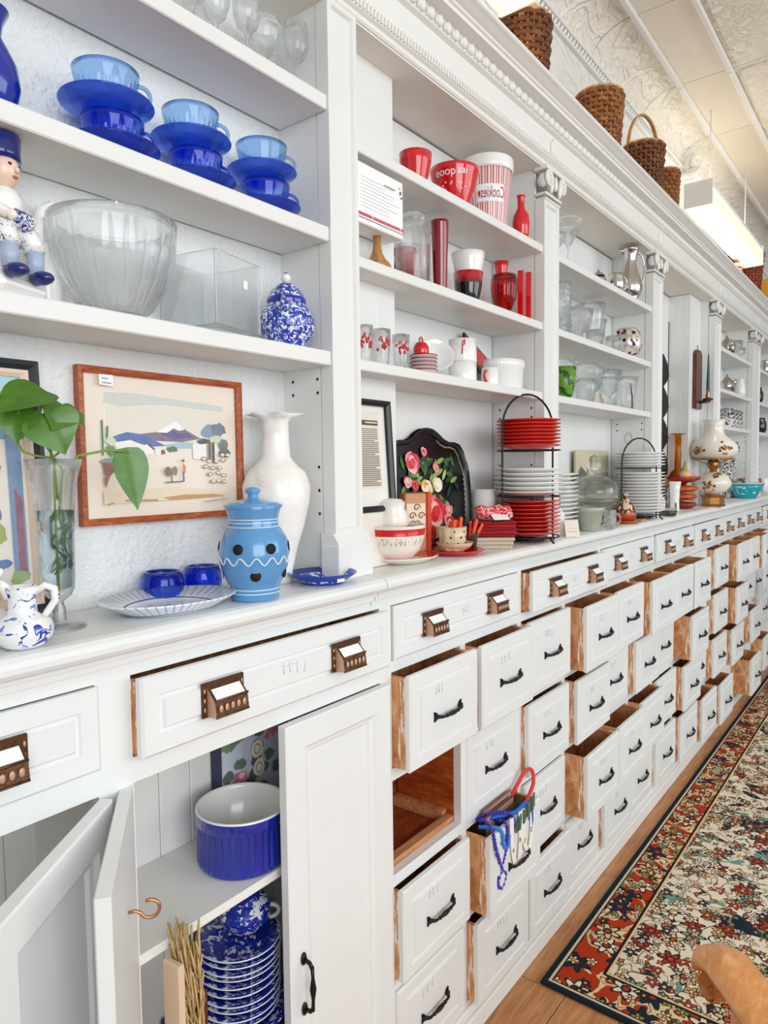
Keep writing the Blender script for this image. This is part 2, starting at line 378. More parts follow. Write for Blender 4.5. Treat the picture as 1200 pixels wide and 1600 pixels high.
PULL={(1,1):.039,(1,3):.019,(1,4):.009,(2,1):.039,(2,2):.006,(2,3):.058,(2,4):.027,(3,1):.022,(3,2):.019,(3,3):.014,(3,4):.022,(4,1):.062,(4,2):.037,(4,3):.066,(4,4):.010,(5,1):.052,(5,2):.006,(5,3):.062,(5,4):.018,(6,1):.078,(6,2):.026,(6,3):.047,(6,4):.012,(7,1):.074,(7,2):.010,(7,3):.016,(7,4):.016,(8,1):.078,(8,2):.073,(8,3):.045,(8,4):.033,(9,4):.052,(9,1):.006,(9,2):.008,(9,3):.010,(10,1):.039,(10,2):.038,(10,3):.036,(10,4):.067,(11,1):.081,(11,2):.079,(11,3):.061,(12,1):.081,(12,4):.10,(13,1):.10,(14,1):.06,(13,3):.05,(14,4):.07}
WPULL=[.009,.037,.012,.016,.019,.010,.008,.02,.01]
ORD=['first','second','third','fourth','fifth','sixth','seventh','eighth']
for u in range(8):
    xa=COL0+2*PIT*u-.0115; xb=xa+2*PIT
    t=thing('drawer_chest','white drawer chest with two drawer columns, %s along from the cupboard doors'%ORD[u],'drawer chest',(xa,.86,0),0,'white drawer chests along the wall')
    L=lambda x:x-xa
    b=B()
    for x0_,x1_ in ((xa,xa+.0115),(xa+PIT-.0115,xa+PIT+.0115),(xb-.0115,xb)): b.box(L(x0_),L(x1_),0,.02,.07,1.13 if (x0_==xa or x1_==xb) else .980)
    b.box(L(xa+.0115),L(xb-.0115),0,.02,.980,1.004).box(L(xa+.0115),L(xb-.0115),0,.02,1.120,1.13)
    for c_ in (0,1):
        x0_=xa+.0115+c_*PIT
        for (z0,h),(z1,h1) in zip(ROWS,ROWS[1:]): b.box(L(x0_),L(x0_+RW),0,.02,z1+h1+.002,z0-.002)
        b.box(L(x0_),L(x0_+RW),0,.02,.07,.082)
    b.obj('face_frame',W_BASE,t)
    b=B().box(L(xa),L(xb),.195,.21,.05,1.13).box(L(xa),L(xb),.02,.195,.05,.065)
    for x0_ in (xa,xa+PIT-.008,xb-.008): b.box(L(x0_),L(x0_+.008),.02,.195,.065,1.005)
    for (z0,h) in ROWS[:3]: b.box(L(xa+.008),L(xa+PIT-.008),.02,.195,z0-.016,z0-.006)
    for (z0,h) in ROWS[:3]: b.box(L(xa+PIT),L(xb-.008),.02,.195,z0-.016,z0-.006)
    b.obj('carcass',DARK_WOOD,t)
    B().box(0,xb-xa,-.020,0,0,.050,0,.003).box(0,xb-xa,-.011,.004,.050,.072,0,.004).obj('plinth',W_OLD,t)
    wide_drawer(t,xa+PIT,1.006,.555,.112,WPULL[u])
    for c_ in (0,1):
        xc=xa+.0115+c_*PIT+RW/2
        for r_,(z0,h) in enumerate(ROWS):
            key=(2*u+c_+1,r_+1)
            if key==(1,2): continue
            p=PULL.get(key,.008+.05*(rnd.random()**2) if key[0]>12 else .008)
            p=p*1.12+.005 if p>.015 else p; d=mobj('drawer',front_s[h],t,(L(xc),-p,z0)); mobj('drawer_box',box_s[h],d); mobj('handle',handle_m,d,(0,-.002,h*.47))
            if key[0]<6: mobj('pencil_mark',pens[(key[0]*3+key[1])%5],d,(-.01,-.0022,h*.76))
    if u==0:
        z0=ROWS[1][0]; b=B().box(L(xa+.0115),L(xa+PIT-.010),.021,.042,z0-.005,z0+.012); b.obj('drawer_runner',PINE,t)
        B().box(L(xa+PIT-.030),L(xa+PIT-.009),.042,.19,z0-.005,z0+.022).obj('drawer_runner',PINE,t)
        B().box(L(xa+PIT-.0125),L(xa+PIT-.0085),.0205,.19,z0-.004,z0+.199).obj('divider_board',wood('red_brown_divider','#6d230c','#a4481a','#cc7433',(12,3,12),4,.45),t)
# left cupboards with doors
DO=[(0,-.016),(.003,-.018),(.046,-.018),(.052,-.012),(.060,-.010),(.064,-.0055),(.074,-.0055)]
def door_mesh(w,h,left=False): return panel(B(),w,h,DO,0,0,0 if not left else -w).mesh('door',W_BASE)
hinge_m=B().tube([(0,0,-.03),(0,0,.03)],.004,8).box(-.012,.012,-.001,.003,-.028,.028).sphere((0,0,.033),.005,8,6).sphere((0,0,-.033),.005,8,6).mesh('hinge',W_BASE)
def cupboard(xa,xb,label,pull,shelf=True):
    t=thing('cupboard',label,'cupboard',(xa,.86,0)); L=lambda x:x-xa; w_=xb-xa
    B().box(0,.026,0,.02,.07,1.13).box(w_-.026,w_,0,.02,.07,1.13).box(.026,w_-.026,0,.02,.968,1.004).box(.026,w_-.026,0,.02,1.12,1.13).box(.026,w_-.026,0,.02,.066,.082).obj('face_frame',W_BASE,t)
    cr=B().box(0,w_,.225,.235,.05,1.13).box(0,.008,.02,.225,.05,1.13).box(w_-.008,w_,.02,.225,.05,1.13).box(.008,w_-.008,.02,.225,.05,.072).box(.008,w_-.008,.02,.225,.985,.995).obj('carcass',W_OLD,t)
    bm_=B().box(0,.066,0,.006,.072,.985,0,.0015).mesh('backboard',W_OLD); x=.010
    while x<w_-.07: mobj('backboard',bm_,t,(x,.219,0)); x+=.0675
    B().box(.008,w_-.008,.016,.219,.686,.702,0,.002).obj('shelf',W_OLD,t)
    B().box(0,w_,-.020,0,0,.050,0,.003).box(0,w_,-.011,.004,.050,.072,0,.004).obj('plinth',W_OLD,t)
    wide_drawer(t,(xa+xb)/2,1.006,w_-.05,.112,pull); return t
c0=cupboard(-.10,.506,'white cupboard at the left edge with one door ajar',.010)
d=mobj('door',door_mesh(.28,.882,True),c0,(.580,-.003,.084),math.radians(36)); mobj('hinge',hinge_m,c0,(.583,-.006,.84)); mobj('hinge',hinge_m,c0,(.583,-.006,.25))
d=mobj('door',door_mesh(.285,.882),c0,(.018,-.003,.084))
c1=cupboard(.506,1.114,'white cupboard with its left door swung open and blue dishes inside',.027)
d1=mobj('door',door_mesh(.262,.882),c1,(.022,-.004,.084),math.radians(-127))
# hook and latch on the inner side of the open door
hk=B().tube([(.0,0,0),(0,.008,.001),(0,.013,-.002)]+[(0,.025+.0115*math.cos(a),.001+.0115*math.sin(a)) for a in [math.radians(200+i*25) for i in range(12)]],.0022,8); hk.obj('hook',plain('copper_hook','#c08d6c',.3,.9),d1,(.12,.001,.775))
B().tube([(0,0,0),(0,.02,0)],.0018,6).obj('screw',BRASS_L,d1,(.16,.001,.57)); 
d2=mobj('door',door_mesh(.292,.882,True),c1,(.590,-.003,.084))
vb=B()
for s_ in (-1,1):
    vb.sphere((0,-.020,s_*.046),(.007,.004,.012),8,6); vb.tube([(0,-.020,s_*.046),(0,-.034,s_*.044),(0,-.040,s_*.036)],.0038,8)
vb.tube([(0,-.040,-.040),(0,-.041,-.02),(0,-.041,0),(0,-.041,.02),(0,-.040,.040)],[.0036,.003,.0062,.003,.0036],8); vb.obj('handle',BLACK_IRON,d2,(-.262,0,.415))
mobj('hinge',hinge_m,c1,(.592,-.006,.84)); mobj('hinge',hinge_m,c1,(.592,-.006,.25))
# ================================================================ PILASTERS
def capital_mesh(w):
    b=B(); h=w/2
    b.box(-h-.010,h+.010,-.014,.03,.080,.094,0,.002)
    for s_ in (-1,1):
        for r_,k in ((.019,0),(.011,.004)):
            b.tube([(s_*(h-.006)+r_*math.cos(a)*1.0,-.012-k,.056+r_*math.sin(a)) for a in [i*PI/8 for i in range(16)]],.0055 if r_>.015 else .004,6,0,True)
        b.sphere((s_*(h-.006),-.016,.056),.006,8,6)
        b.sphere((s_*(h+.004),.004,.052),(.010,.018,.020),8,6)
    for k in range(3): b.sphere(((k-1)*h*.55,-.010,.040+.012*(k==1)),(.009,.008,.022),8,6)
    b.box(-h-.004,h+.004,-.007,.03,.012,.020,0,.002).box(-h,h,-.004,.03,0,.006,0,.001)
    return b
def pilaster(x0,x1,label,ionic=True):
    w_=x1-x0; t=thing('pilaster',label,'pilaster',((x0+x1)/2,.885,1.19),0); h=w_/2
    zt=1.072 if not ionic else .978
    b=B(); m=.012 if w_>.09 else .010
    panel(b,w_,zt-.085,[(0,0),(m,0),(m+.004,.006),(m+.009,.006)],.03,0,None,.085); b.obj('shaft',W_UP,t)
    B().box(-h-.010,h+.010,-.017,.03,0,.066,0,.002).prism([(-.015,.066),(-.001,.088),(.03,.088),(.03,.066)],-h-.008,h+.008,'x').obj('base_block',W_UP,t)
    if ionic: capital_mesh(w_).obj('capital',W_TRIM,t,(0,0,.978))
    return t
pilaster(.0,.085,'white panelled pilaster at the far left end of the shelves',False)
pilaster(.99,1.072,'narrow white panelled pilaster between the blue shelves and the red shelves',False)
pilaster(1.910,2.012,'white pilaster with scroll capital between the red shelves and the glassware bay')
pilaster(2.925,3.060,'white pilaster with scroll capital right of the silver pitcher')
pilaster(3.966,4.112,'white pilaster with scroll capital right of the candle sconce')
pilaster(4.985,5.24,'broad white pilaster with scroll capital at the right edge')
pilaster(6.15,6.30,'distant white pilaster beyond the right edge of the lamp')
# ================================================================ SHELF BAYS
DARKGAP=plain('shadow_gap_board','#2a211c',.9)
peg_m=B().lathe([(0,.0),(.0031,.0)],10).move(lambda v:Vector((0,v.x,v.y))).mesh('peg_hole',HOLE)
def bay(x0,x1,yb,shelves,label,yf=.890,zt=2.257,holes=True,back=None,plaster=False):
    t=thing('shelf_bay',label,'shelf unit',(x0,.885,1.19)); L=lambda x:x-x0; w_=x1-x0; Y=lambda y:y-.885; Z=lambda z:z-1.19
    if not plaster:
        B().box(.0,w_-.005,Y(yb),Y(yb)+.008,0,Z(zt)-.005).obj('back_panel',back or W_UP,t); B().box(-.01,w_+.01,Y(yb)+.010,Y(yb)+.016,0,Z(zt)).obj('backing',DARKGAP,t)
    B().box(-.014,0,Y(.917),Y(yb)+.012,0,Z(zt)).obj('side_panel',W_UP,t)
    sp=B().box(w_,w_+.014,Y(.917),Y(yb)+.004,0,Z(zt)).obj('side_panel',W_UP,t)
    B().box(-.014,w_+.014,Y(.890),Y(yb)+.016,Z(zt),Z(zt)+.004).obj('soffit',paint('soffit_bounce_tint','#ece6df','#e6dfd6',.5,.05),t)  # soffit white is warmed: light bounced off the floor is put into its colour
    for zb,th in shelves: B().box(.001,w_-.001,Y(yf),Y(yb)-.003,Z(zb),Z(zb)+th,0,.002).obj('shelf',W_UP,t)
    if holes:
        zl=shelves[-1][0]
        for yy in (yb-.025,.925):
            for z in (zl-.022,zl-.048,zl-.19,zl-.235,zl-.28):
                mobj('peg_hole',peg_m,t,(w_-.0006,Y(yy),Z(z)))
    return t
S3=[(2.018,.022),(1.797,.022),(1.596,.022)]
bay(.085,.990,1.016,[(2.060,.027),(1.823,.027),(1.595,.027)],'white shelf bay at the left holding blue and clear glass',.888,plaster=True)
b2=bay(1.072,1.910,1.055,S3,'white shelf bay holding the red dishes')
bb=B().box(0,.0665,0,.008,0,1.07,0,.002).mesh('bead_board',W_UP)
for x in (.006,.073,.140): mobj('bead_board',bb,b2,(x,.953-.885,0))
B().box(.003,.2065,.953-.885+.009,1.05-.885,0,1.068).obj('boxed_chase',W_UP,b2)
bay(2.012,2.925,1.052,S3,'white shelf bay holding silver and crystal glassware')
b4=bay(3.060,3.966,1.055,[(1.0,.01)],'white open bay without shelves behind the oil lamp',holes=False)
for o in [c for c in b4.children if c.name.startswith('shelf')]: bpy.data.objects.remove(o)
bb=B().box(0,.0345,0,.007,0,1.066,0,.002).mesh('bead_board',W_UP)
for k in range(6): mobj('bead_board',bb,b4,(.695+.0352*k,.953-.885,0))
for k in range(3): mobj('bead_board',bb,b4,(.702,.953-.885+.001+.034*k,0),PI/2)
B().box(.703,.905,.953-.885+.008,1.05-.885,0,1.066).obj('boxed_chase',W_UP,b4)
bay(4.112,4.985,1.055,S3,'white shelf bay behind the lamp with silver tea things')
bay(5.24,6.15,1.055,S3,'farthest white shelf bay at the right edge')
# ================================================================ LIGHT FIXTURES
def fixture(xc,label,power):
    t=thing('fluorescent_fixture',label,'light fixture',(xc,.84,2.56)); L=1.22
    B().box(-L/2,L/2,-.055,.055,.085,.105,0,.003).box(-L/2,L/2,.035,.057,0,.085).obj('housing',W_TRIM,t)
    e=N('lit_diffuser_%d'%power); e.out(srgb('#fff6dd'),.4); e.p.inputs['Emission Color'].default_value=srgb('#fff2cf'); e.p.inputs['Emission Strength'].default_value=.38
    pr=[(-.055,.084),(-.058,.05),(-.05,.016),(-.03,.002),(.034,.0),(.034,.084)]
    B().prism(pr,-L/2+.006,L/2-.006,'x').obj('diffuser',e.mat,t)
    for s_ in (-1,1): B().box(s_*L/2-.006,s_*L/2+.006,-.062,.06,-.004,.108,0,.002).obj('end_cap',W_TRIM,t)
    for s_ in (-.4,.4): B().tube([(s_,0,.105),(s_,0,.50)],.003,6).obj('hanger_rod',W_TRIM,t)
    l=bpy.data.lights.new('tube_light','AREA'); l.shape='RECTANGLE'; l.size=1.1; l.size_y=.08; l.energy=power; l.color=(1,.9,.72)
    o=bpy.data.objects.new('tube_light',l); C.objects.link(o); o.parent=t; o.location=(0,-.02,-.012)
    l2=l.copy(); l2.energy=power*.13; o2=bpy.data.objects.new('tube_uplight',l2); C.objects.link(o2); o2.parent=t; o2.location=(0,0,.115); o2.rotation_euler=(PI,0,0)
fixture(1.06,'white fluorescent fixture hanging at the top edge of the picture',5)
fixture(4.02,'lit fluorescent fixture hanging above the cornice at the right',7)
# ================================================================ ITEM HELPERS
def at(px,py,Y):
    c=Vector(((px-600)/FPX,-(py-800)/FPX,1.0)); d=_r2*c.x+_u2*c.y+_f*c.z; k=Y/d.y; return Vector((d.x*k,Y,CAM_H+d.z*k))
def vessel(prof,t):
    z0=prof[0][1]; inner=[(max(r-t,0.0004),max(z,z0+t)) for r,z in prof[::-1]]
    inner=[p for i,p in enumerate(inner) if i==0 or p!=inner[i-1]]
    while len(inner)>2 and inner[-1][1]<=z0+t and inner[-2][1]<=z0+t: inner.pop()
    return prof+inner+[(0,z0+t)]
def pot(name,label,cat,loc,prof,mat,t=.003,seg=36,group=None,fl=None,solid=False,mf=None,sx=1,sy=1):
    pr=[(0,prof[0][1])]+prof if prof[0][0]>1e-6 else prof
    pr=pr if solid else vessel(pr,t)
    return tag(B().lathe(pr,seg,fl=fl,mf=mf,sx=sx,sy=sy).obj(name,mat,None,loc),label,cat,group)
def ring_handle(r,z0,z1,out,th,ang=0,n=9,sq=0):
    pts=[]
    for i in range(n):
        a=-PI/2+PI*i/(n-1); pts.append((r+out*math.cos(a),0,(z0+z1)/2+(z1-z0)/2*math.sin(a)))
    pts[0]=(r-.002,0,z0); pts[-1]=(r-.002,0,z1)
    c,s_=math.cos(ang),math.sin(ang); return [(x*c,x*s_,z) for x,_,z in pts]
def plate_prof(r,h=.016,f=.6,t=.0025):
    return [(0,0),(r*f,0),(r*(f+.06),.003),(r*.97,h-.002),(r,h),(r*.985,h+.0015),(r*(f+.02),.003+t),(r*f*.9,.0015+t),(0,.0015+t)]
def blob(cx,cz,rx,rz,seed=0,n=12,j=.25):
    q=random.Random(seed); return [(cx+rx*(1+q.uniform(-j,j))*math.cos(2*PI*i/n),cz+rz*(1+q.uniform(-j,j))*math.sin(2*PI*i/n)) for i in range(n)]
_w={}
def wash(h):
    if h not in _w:
        n=N('print_'+h.strip('#')); v=n.co(); c=srgb(h); l=tuple(x+(1-x)*.30 for x in c[:3])+(1,); n.p.inputs['Specular IOR Level'].default_value=.2
        _w[h]=n.out(n.mix(n.math('MULTIPLY',n.noise(v,55,4,.7,.6),.75),c,l),.75)
    return _w[h]
def art(par,name,x0,x1,z0,z1,y,layers,sheet=None,thick=.0006,step=.00012,flat=False):
    """flat printed picture: coloured shapes in u,v (0..1) on a sheet facing -y"""
    mats=[];b=B();cache={}
    def mi(h):
        if h not in cache: cache[h]=len(mats); mats.append(plain('enamel_'+h.strip('#'),h,.4) if flat else wash(h))
        return cache[h]
    if sheet: b.box(x0,x1,y-.0004,y,z0,z1,mi(sheet))
    for k,(h,poly) in enumerate(layers):
        yy=y-thick-step*k; b.add([(x0+u*(x1-x0),yy,z0+v*(z1-z0)) for u,v in poly],[list(range(len(poly)))],mi(h))
    return b.obj(name,mats,par)
def line(u0,v0,u1,v1,wd):
    dx,dy=u1-u0,v1-v0; L=math.hypot(dx,dy) or 1; nx,ny=-dy/L*wd,dx/L*wd
    return [(u0-nx,v0-ny),(u1-nx,v1-ny),(u1+nx,v1+ny),(u0+nx,v0+ny)]
def frame(par,x0,x1,z0,z1,y0,y1,wd,mat,name='frame'):
    """four mitred bars as one frame"""
    b=B(); O=[(x0,z0),(x1,z0),(x1,z1),(x0,z1)]; I=[(x0+wd,z0+wd),(x1-wd,z0+wd),(x1-wd,z1-wd),(x0+wd,z1-wd)]
    M_=[(x0+wd*.5,z0+wd*.5),(x1-wd*.5,z0+wd*.5),(x1-wd*.5,z1-wd*.5),(x0+wd*.5,z1-wd*.5)]
    for i in range(4):
        j=(i+1)%4; A,Bq,Cq,D=O[i],O[j],I[j],I[i]; m0,m1=M_[i],M_[j]
        v=[(A[0],y1,A[1]),(Bq[0],y1,Bq[1]),(Bq[0],y0,Bq[1]),(A[0],y0,A[1]),(m0[0],y0-.001,m0[1]),(m1[0],y0-.001,m1[1]),(Cq[0],y0+.004,Cq[1]),(D[0],y0+.004,D[1]),(Cq[0],y1,Cq[1]),(D[0],y1,D[1])]
        b.add(v,[(0,1,2,3),(3,2,5,4),(4,5,6,7),(7,6,8,9),(0,9,8,1)])
    return b.obj(name,mat,par)
def bluewhite(name,scale=60,thr=.5,base='#f1f3f4',ink='#1c3fae',ink2='#6f8fd6',rough=.15):
    n=N(name); v=n.co(); a=n.noise(v,scale,3,.6,1.2); vo=n.new('ShaderNodeTexVoronoi',{'Vector':v,'Scale':scale*1.1}).outputs[0]
    k=n.gt(a,thr); k2=n.math('MULTIPLY',n.lt(vo,.30),n.gt(a,thr-.12))
    col=n.mix(k2,n.mix(k,srgb(base),srgb(ink)),srgb(ink2)); n.p.inputs['Coat Weight'].default_value=.5; return n.out(col,rough)
DELFT=bluewhite('blue_on_white_glaze',60,.60); DELFT_B=bluewhite('dense_blue_on_white_glaze',120,.47,'#eef1f6','#1b3cab','#3f63c9'); TRANSFER=bluewhite('blue_transferware',55,.44,'#e9edf4','#1a2f9c','#2b49bb')
NTH=['first','second','third','fourth','fifth','sixth','seventh','eighth','ninth','tenth','eleventh','twelfth','thirteenth','fourteenth']
# ================================================================ LEFT BAY, TOP SHELF: stemware
ZA=2.0875; ZB=1.8505; ZC=1.6225; ZT=1.1905
stem=[(.0,0),(.022,0),(.022,.002),(.006,.005),(.0035,.012),(.0035,.050),(.006,.056),(.018,.068),(.024,.085),(.025,.105),(.022,.125)]
coupe=[(.0,0),(.021,0),(.021,.002),(.005,.006),(.004,.045),(.006,.055),(.020,.064),(.030,.080),(.033,.100),(.033,.112)]
G='clear stemware on the top left shelf'
for i,(x,y,pr,lab) in enumerate(((.790,.955,stem,'clear wine glass, leftmost on the top left shelf'),(.842,.935,stem,'clear wine glass with thick stem, second on the top left shelf'),(.905,.960,coupe,'clear cut coupe glass with patterned rim on the top left shelf'),(.958,.935,stem,'clear wine glass nearest the pilaster on the top left shelf'),(.735,.945,coupe,'clear coupe glass above the tall blue cup stack'))):
    pot('wine_glass',lab,'glass',(x,y,ZA),[(r*.98,z) for r,z in pr],CLEAR,.0014,28,G)
# ---------------- blue cups and saucers
def blue_cup(label,loc,r,h,mat,ang,rib=True,sq=False):
    t=thing('teacup',label,'cup',loc,0,'stacked cobalt cups and saucers')
    pr=[(0,0),(r*.56,0),(r*.60,.003),(r*.80,h*.30),(r*.90,h*.62),(r*.91,h*.66),(r*.97,h*.86),(r,h)]
    fl=(lambda a,i,z:1+(.022*math.cos(26*a) if (rib and .05*h<z<.63*h) else 0))
    B().lathe(vessel(pr,.0022),156,fl=fl).obj('bowl',mat,t)
    B().tube(ring_handle(r*.93,h*.30,h*.80,.017,.0028,ang,4 if sq else 9),.0030,8).obj('handle',mat,t)
    return t
def saucer(label,loc,r,mat):
    fl=None
    return tag(B().lathe(plate_prof(r,.020,.50),80,fl=fl).obj('saucer',mat,None,loc),label,'saucer','stacked cobalt cups and saucers')
HA=math.radians(-35)
for k,(x,nm,rc,rs,rib,sq) in enumerate(((.585,'left',.0465,.066,True,False),(.732,'middle',.0450,.0635,True,True),(.884,'right',.0455,.062,False,False))):
    z=ZB; y=.950
    saucer('cobalt glass saucer at the bottom of the %s cup stack'%nm,(x+.006,y,z),rs,SAUCER_G)
    blue_cup('cobalt glass cup in the lower half of the %s stack'%nm,(x+.006,y,z+.0045),rc*.96,.054,COBALT,HA,rib,sq)
    saucer('cobalt glass saucer in the middle of the %s cup stack'%nm,(x-.002,y,z+.059),rs,SAUCER_G)
    blue_cup('pale blue glass cup on top of the %s stack'%nm,(x-.002,y,z+.0635),rc,.060,BLUE_PALE,HA,rib,False)
# cobalt pitcher at the left edge
t=thing('pitcher','glossy cobalt blue pitcher cut by the left picture edge on the cup shelf','pitcher',(.414,.945,ZB),PI)
B().lathe(vessel([(0,0),(.026,0),(.034,.012),(.040,.035),(.038,.060),(.028,.082),(.020,.095),(.022,.112),(.030,.128)],.003),36).obj('body',COBALT_OP,t)
B().tube([(.022,0,.10),(.040,0,.118),(.052,0,.108),(.054,0,.085),(.046,0,.062),(.038,0,.05)],[.006,.0065,.006,.0055,.005,.005],8).obj('handle',COBALT_OP,t)
# ---------------- figurine (porcelain boy)
SKIN=plain('painted_porcelain_skin','#eccdb8',.3,0,.3)
t=thing('figurine','delft porcelain figurine of a seated boy in navy cap and clogs','figurine',(.420,.925,ZC),math.radians(22))
B().box(-.040,.040,-.030,.030,0,.020,0,.008).sphere((0,.012,.045),(.028,.020,.036),14,8).obj('pedestal',WHITE_C,t)
for s_ in (-1,1):
    B().tube([(s_*.016,.0,.078),(s_*.020,-.022,.074),(s_*.021,-.026,.058)],[.013,.014,.0135],10).obj('breeches',bluewhite('striped_breeches',140,.62,'#f2f2f0','#2b3c80','#aab6d8'),t)
    B().tube([(s_*.021,-.026,.058),(s_*.021,-.026,.030)],[.0115,.010],10).obj('stocking',LEAD,t)
    B().sphere((s_*.021,-.034,.026),(.011,.019,.009),12,7).obj('clog',NAVY_GLAZE,t)
    B().tube([(s_*.020,.004,.122),(s_*.029,-.010,.104),(s_*.018,-.024,.096)],[.009,.0085,.007],10).sphere((s_*.014,-.026,.095),.007,10,6).obj('arm',CREAM_C,t)
B().lathe([(0,.072),(.021,.074),(.022,.095),(.024,.118),(.019,.130),(.009,.136),(0,.138)],18).obj('shirt',WHITE_C,t)
B().box(-.016,.018,-.034,-.018,.082,.104,0,.005).obj('book',bluewhite('delft_book',200,.5,'#e8ecf6','#17257a','#3347a8'),t)
hd=B().sphere((0,-.002,.156),(.0185,.020,.023),18,12).sphere((0,-.023,.154),(.003,.004,.004),8,6).sphere((-.018,0,.155),(.003,.005,.006),8,6).sphere((.018,0,.155),(.003,.005,.006),8,6).obj('head',SKIN,t)
for s_ in (-1,1): B().sphere((s_*.007,-.0195,.160),(.0028,.002,.0022),8,6).obj('eye',NAVY_GLAZE,hd)
B().sphere((0,-.0205,.1455),(.0045,.0025,.0018),8,6).obj('mouth',plain('painted_lips','#c05a4c',.3),hd)
B().lathe([(0,.168),(.023,.168),(.022,.176),(.0235,.196),(.020,.200),(0,.201)],18).obj('cap',NAVY_GLAZE,t)
# white swan-neck jug behind the figurine
t=thing('swan_jug','plain white porcelain jug with curved spout behind the figurine','jug',(.505,.992,ZC))
B().lathe(vessel([(0,0),(.016,0),(.021,.02),(.021,.06),(.014,.09),(.012,.10)],.002),24).obj('body',WHITE_C,t)
B().tube([(-.006,0,.085),(-.010,0,.115),(-.004,0,.145),(.010,0,.157),(.020,0,.150)],[.009,.009,.008,.006,.004],10).obj('spout',WHITE_C,t)
# cut glass bowl
pot('glass_bowl','large clear cut-glass bowl with vertical flutes beside the figurine','bowl',(.575,.932,ZC),[(0,0),(.042,0),(.044,.006),(.050,.012),(.070,.045),(.083,.085),(.088,.118),(.089,.135)],CLEAR,.004,160,None,lambda a,i,z:1+((.05*(abs(math.sin(10*a))**.5)-.02)*(1 if .008<z<.112 else 0)))
# square vase: four panes and a base
t=thing('square_vase','square clear glass vase between cut bowl and blue jar','vase',(.757,.945,ZC),math.radians(12)); a=.058; h=.122
for k in range(4):
    o=B().box(-a,a,-a,-a+.0035,.006,h,0,.0008).obj('pane',CLEAR,t); o.rotation_euler=(0,0,k*PI/2)
B().box(-a,a,-a,a,0,.008,0,.0015).obj('base',CLEAR,t); B().box(.012,.022,-a-.0006,-a,.075,.088).obj('price_sticker',STICKER,t)
# blue and white lidded jar
t=thing('ginger_jar','round blue and white floral jar with knob lid at the shelf end','jar',(.926,.940,ZC))
B().lathe([(0,0),(.030,0),(.032,.004),(.048,.024),(.053,.045),(.050,.062),(.038,.078),(.035,.081)],40).obj('body',DELFT_B,t)
B().lathe([(.0355,.080),(.037,.086),(.036,.092),(.034,.093)],40).obj('collar',COBALT_OP,t)
ld=B().lathe([(.034,.092),(.030,.104),(.018,.116),(.008,.121),(0,.122)],32).obj('lid',DELFT_B,t)
B().sphere((0,0,.130),(.009,.009,.009),14,8).obj('knob',WHITE_C,ld); B().lathe([(.007,.133),(.004,.139),(0,.1405)],12).obj('knob_tip',NAVY_GLAZE,ld)
B().tube([(-.035,-.028,.088),(-.043,-.034,.076),(-.042,-.033,.060)],.004,8).obj('loop_handle',DELFT_B,t)
fm=plain('gold_daisy','#d9a441',.3)
b=B()
for k in range(6):
    a=k*PI/3; b.sphere((.052+.0005,-.012+.007*math.cos(a),.046+.007*math.sin(a)),(.0025,.0032,.0032),8,5)
b.obj('painted_flower',fm,t)
# ================================================================ LEFT COUNTER
t=thing('painting','framed watercolour of a snowy volcano village in a reddish wood frame','picture',(.552,1.016,1.318))
x0,x1,z0,z1=0,.316,0,.244
FRW=wood('reddish_frame_wood','#7a2f12','#b0552a','#cf8653',(4,20,20),8,.4)
frame(t,x0,x1,z0,z1,-.014,0,.0105,FRW)
L=[]
L+=[('#c9cfc8',[(.12,.80),(.13,.87),(.3,.88),(.5,.865),(.7,.85),(.9,.835),(.9,.79),(.7,.80),(.5,.815),(.35,.80),(.22,.78)]),('#e2dccd',[(.14,.77),(.5,.80),(.88,.78),(.88,.6),(.14,.58)])]
L+=[('#6f6479',[(.28,.585),(.36,.60),(.46,.62),(.56,.695),(.63,.635),(.73,.575),(.6,.545),(.4,.55)]),('#f4f3f2',[(.43,.612),(.56,.698),(.62,.64),(.58,.628),(.545,.645),(.50,.61)]),('#4d3f86',[(.45,.605),(.50,.61),(.54,.635),(.57,.60),(.63,.62),(.67,.585),(.55,.56)]),
('#3b62a5',[(.14,.555),(.20,.585),(.25,.605),(.33,.595),(.40,.56),(.49,.515),(.40,.505),(.30,.535),(.2,.53)]),('#9fc0c4',[(.48,.52),(.6,.545),(.68,.545),(.66,.50),(.52,.495)])]
L+=[('#f2eee6',[(.17,.53),(.27,.55),(.36,.51),(.38,.45),(.2,.44)]),('#f3efe8',[(.33,.49),(.37,.53),(.41,.50),(.41,.45),(.33,.45)]),('#3a3236',line(.37,.53,.415,.485,.006)),('#f1ece4',[(.42,.485),(.47,.49),(.48,.45),(.42,.445)]),('#7a3b3a',[(.455,.48),(.475,.49),(.485,.455),(.455,.45)]),('#45684a',blob(.53,.49,.035,.022,1))]
L+=[('#7d93a6',blob(.80,.63,.06,.06,2,14)),('#5b7186',blob(.86,.65,.055,.05,3,14)),('#c3cfae',blob(.84,.57,.06,.03,4)),('#6c6f70',blob(.89,.52,.035,.055,5,14)),('#4e5658',blob(.90,.47,.04,.04,6)),
('#efebe4',[(.665,.53),(.76,.54),(.765,.41),(.67,.42)]),('#3b3d4c',blob(.745,.555,.05,.022,7,12)),('#33302f',line(.79,.40,.79,.55,.006)),('#3d3836',line(.815,.39,.815,.55,.008)),('#8b8378',line(.775,.40,.775,.53,.004)),
('#2f6b3d',line(.105,.44,.105,.68,.005)),('#3c7a48',line(.13,.56,.135,.64,.006)),('#3a8a52',blob(.15,.475,.03,.04,8)),('#c8d6b0',blob(.15,.54,.03,.03,9)),('#8c8f91',blob(.14,.40,.045,.025,10)),('#8c4b34',[(.10,.39),(.2,.385),(.17,.34),(.14,.30),(.11,.30)]),('#a05a3c',[(.105,.29),(.14,.30),(.12,.24),(.11,.21)])]
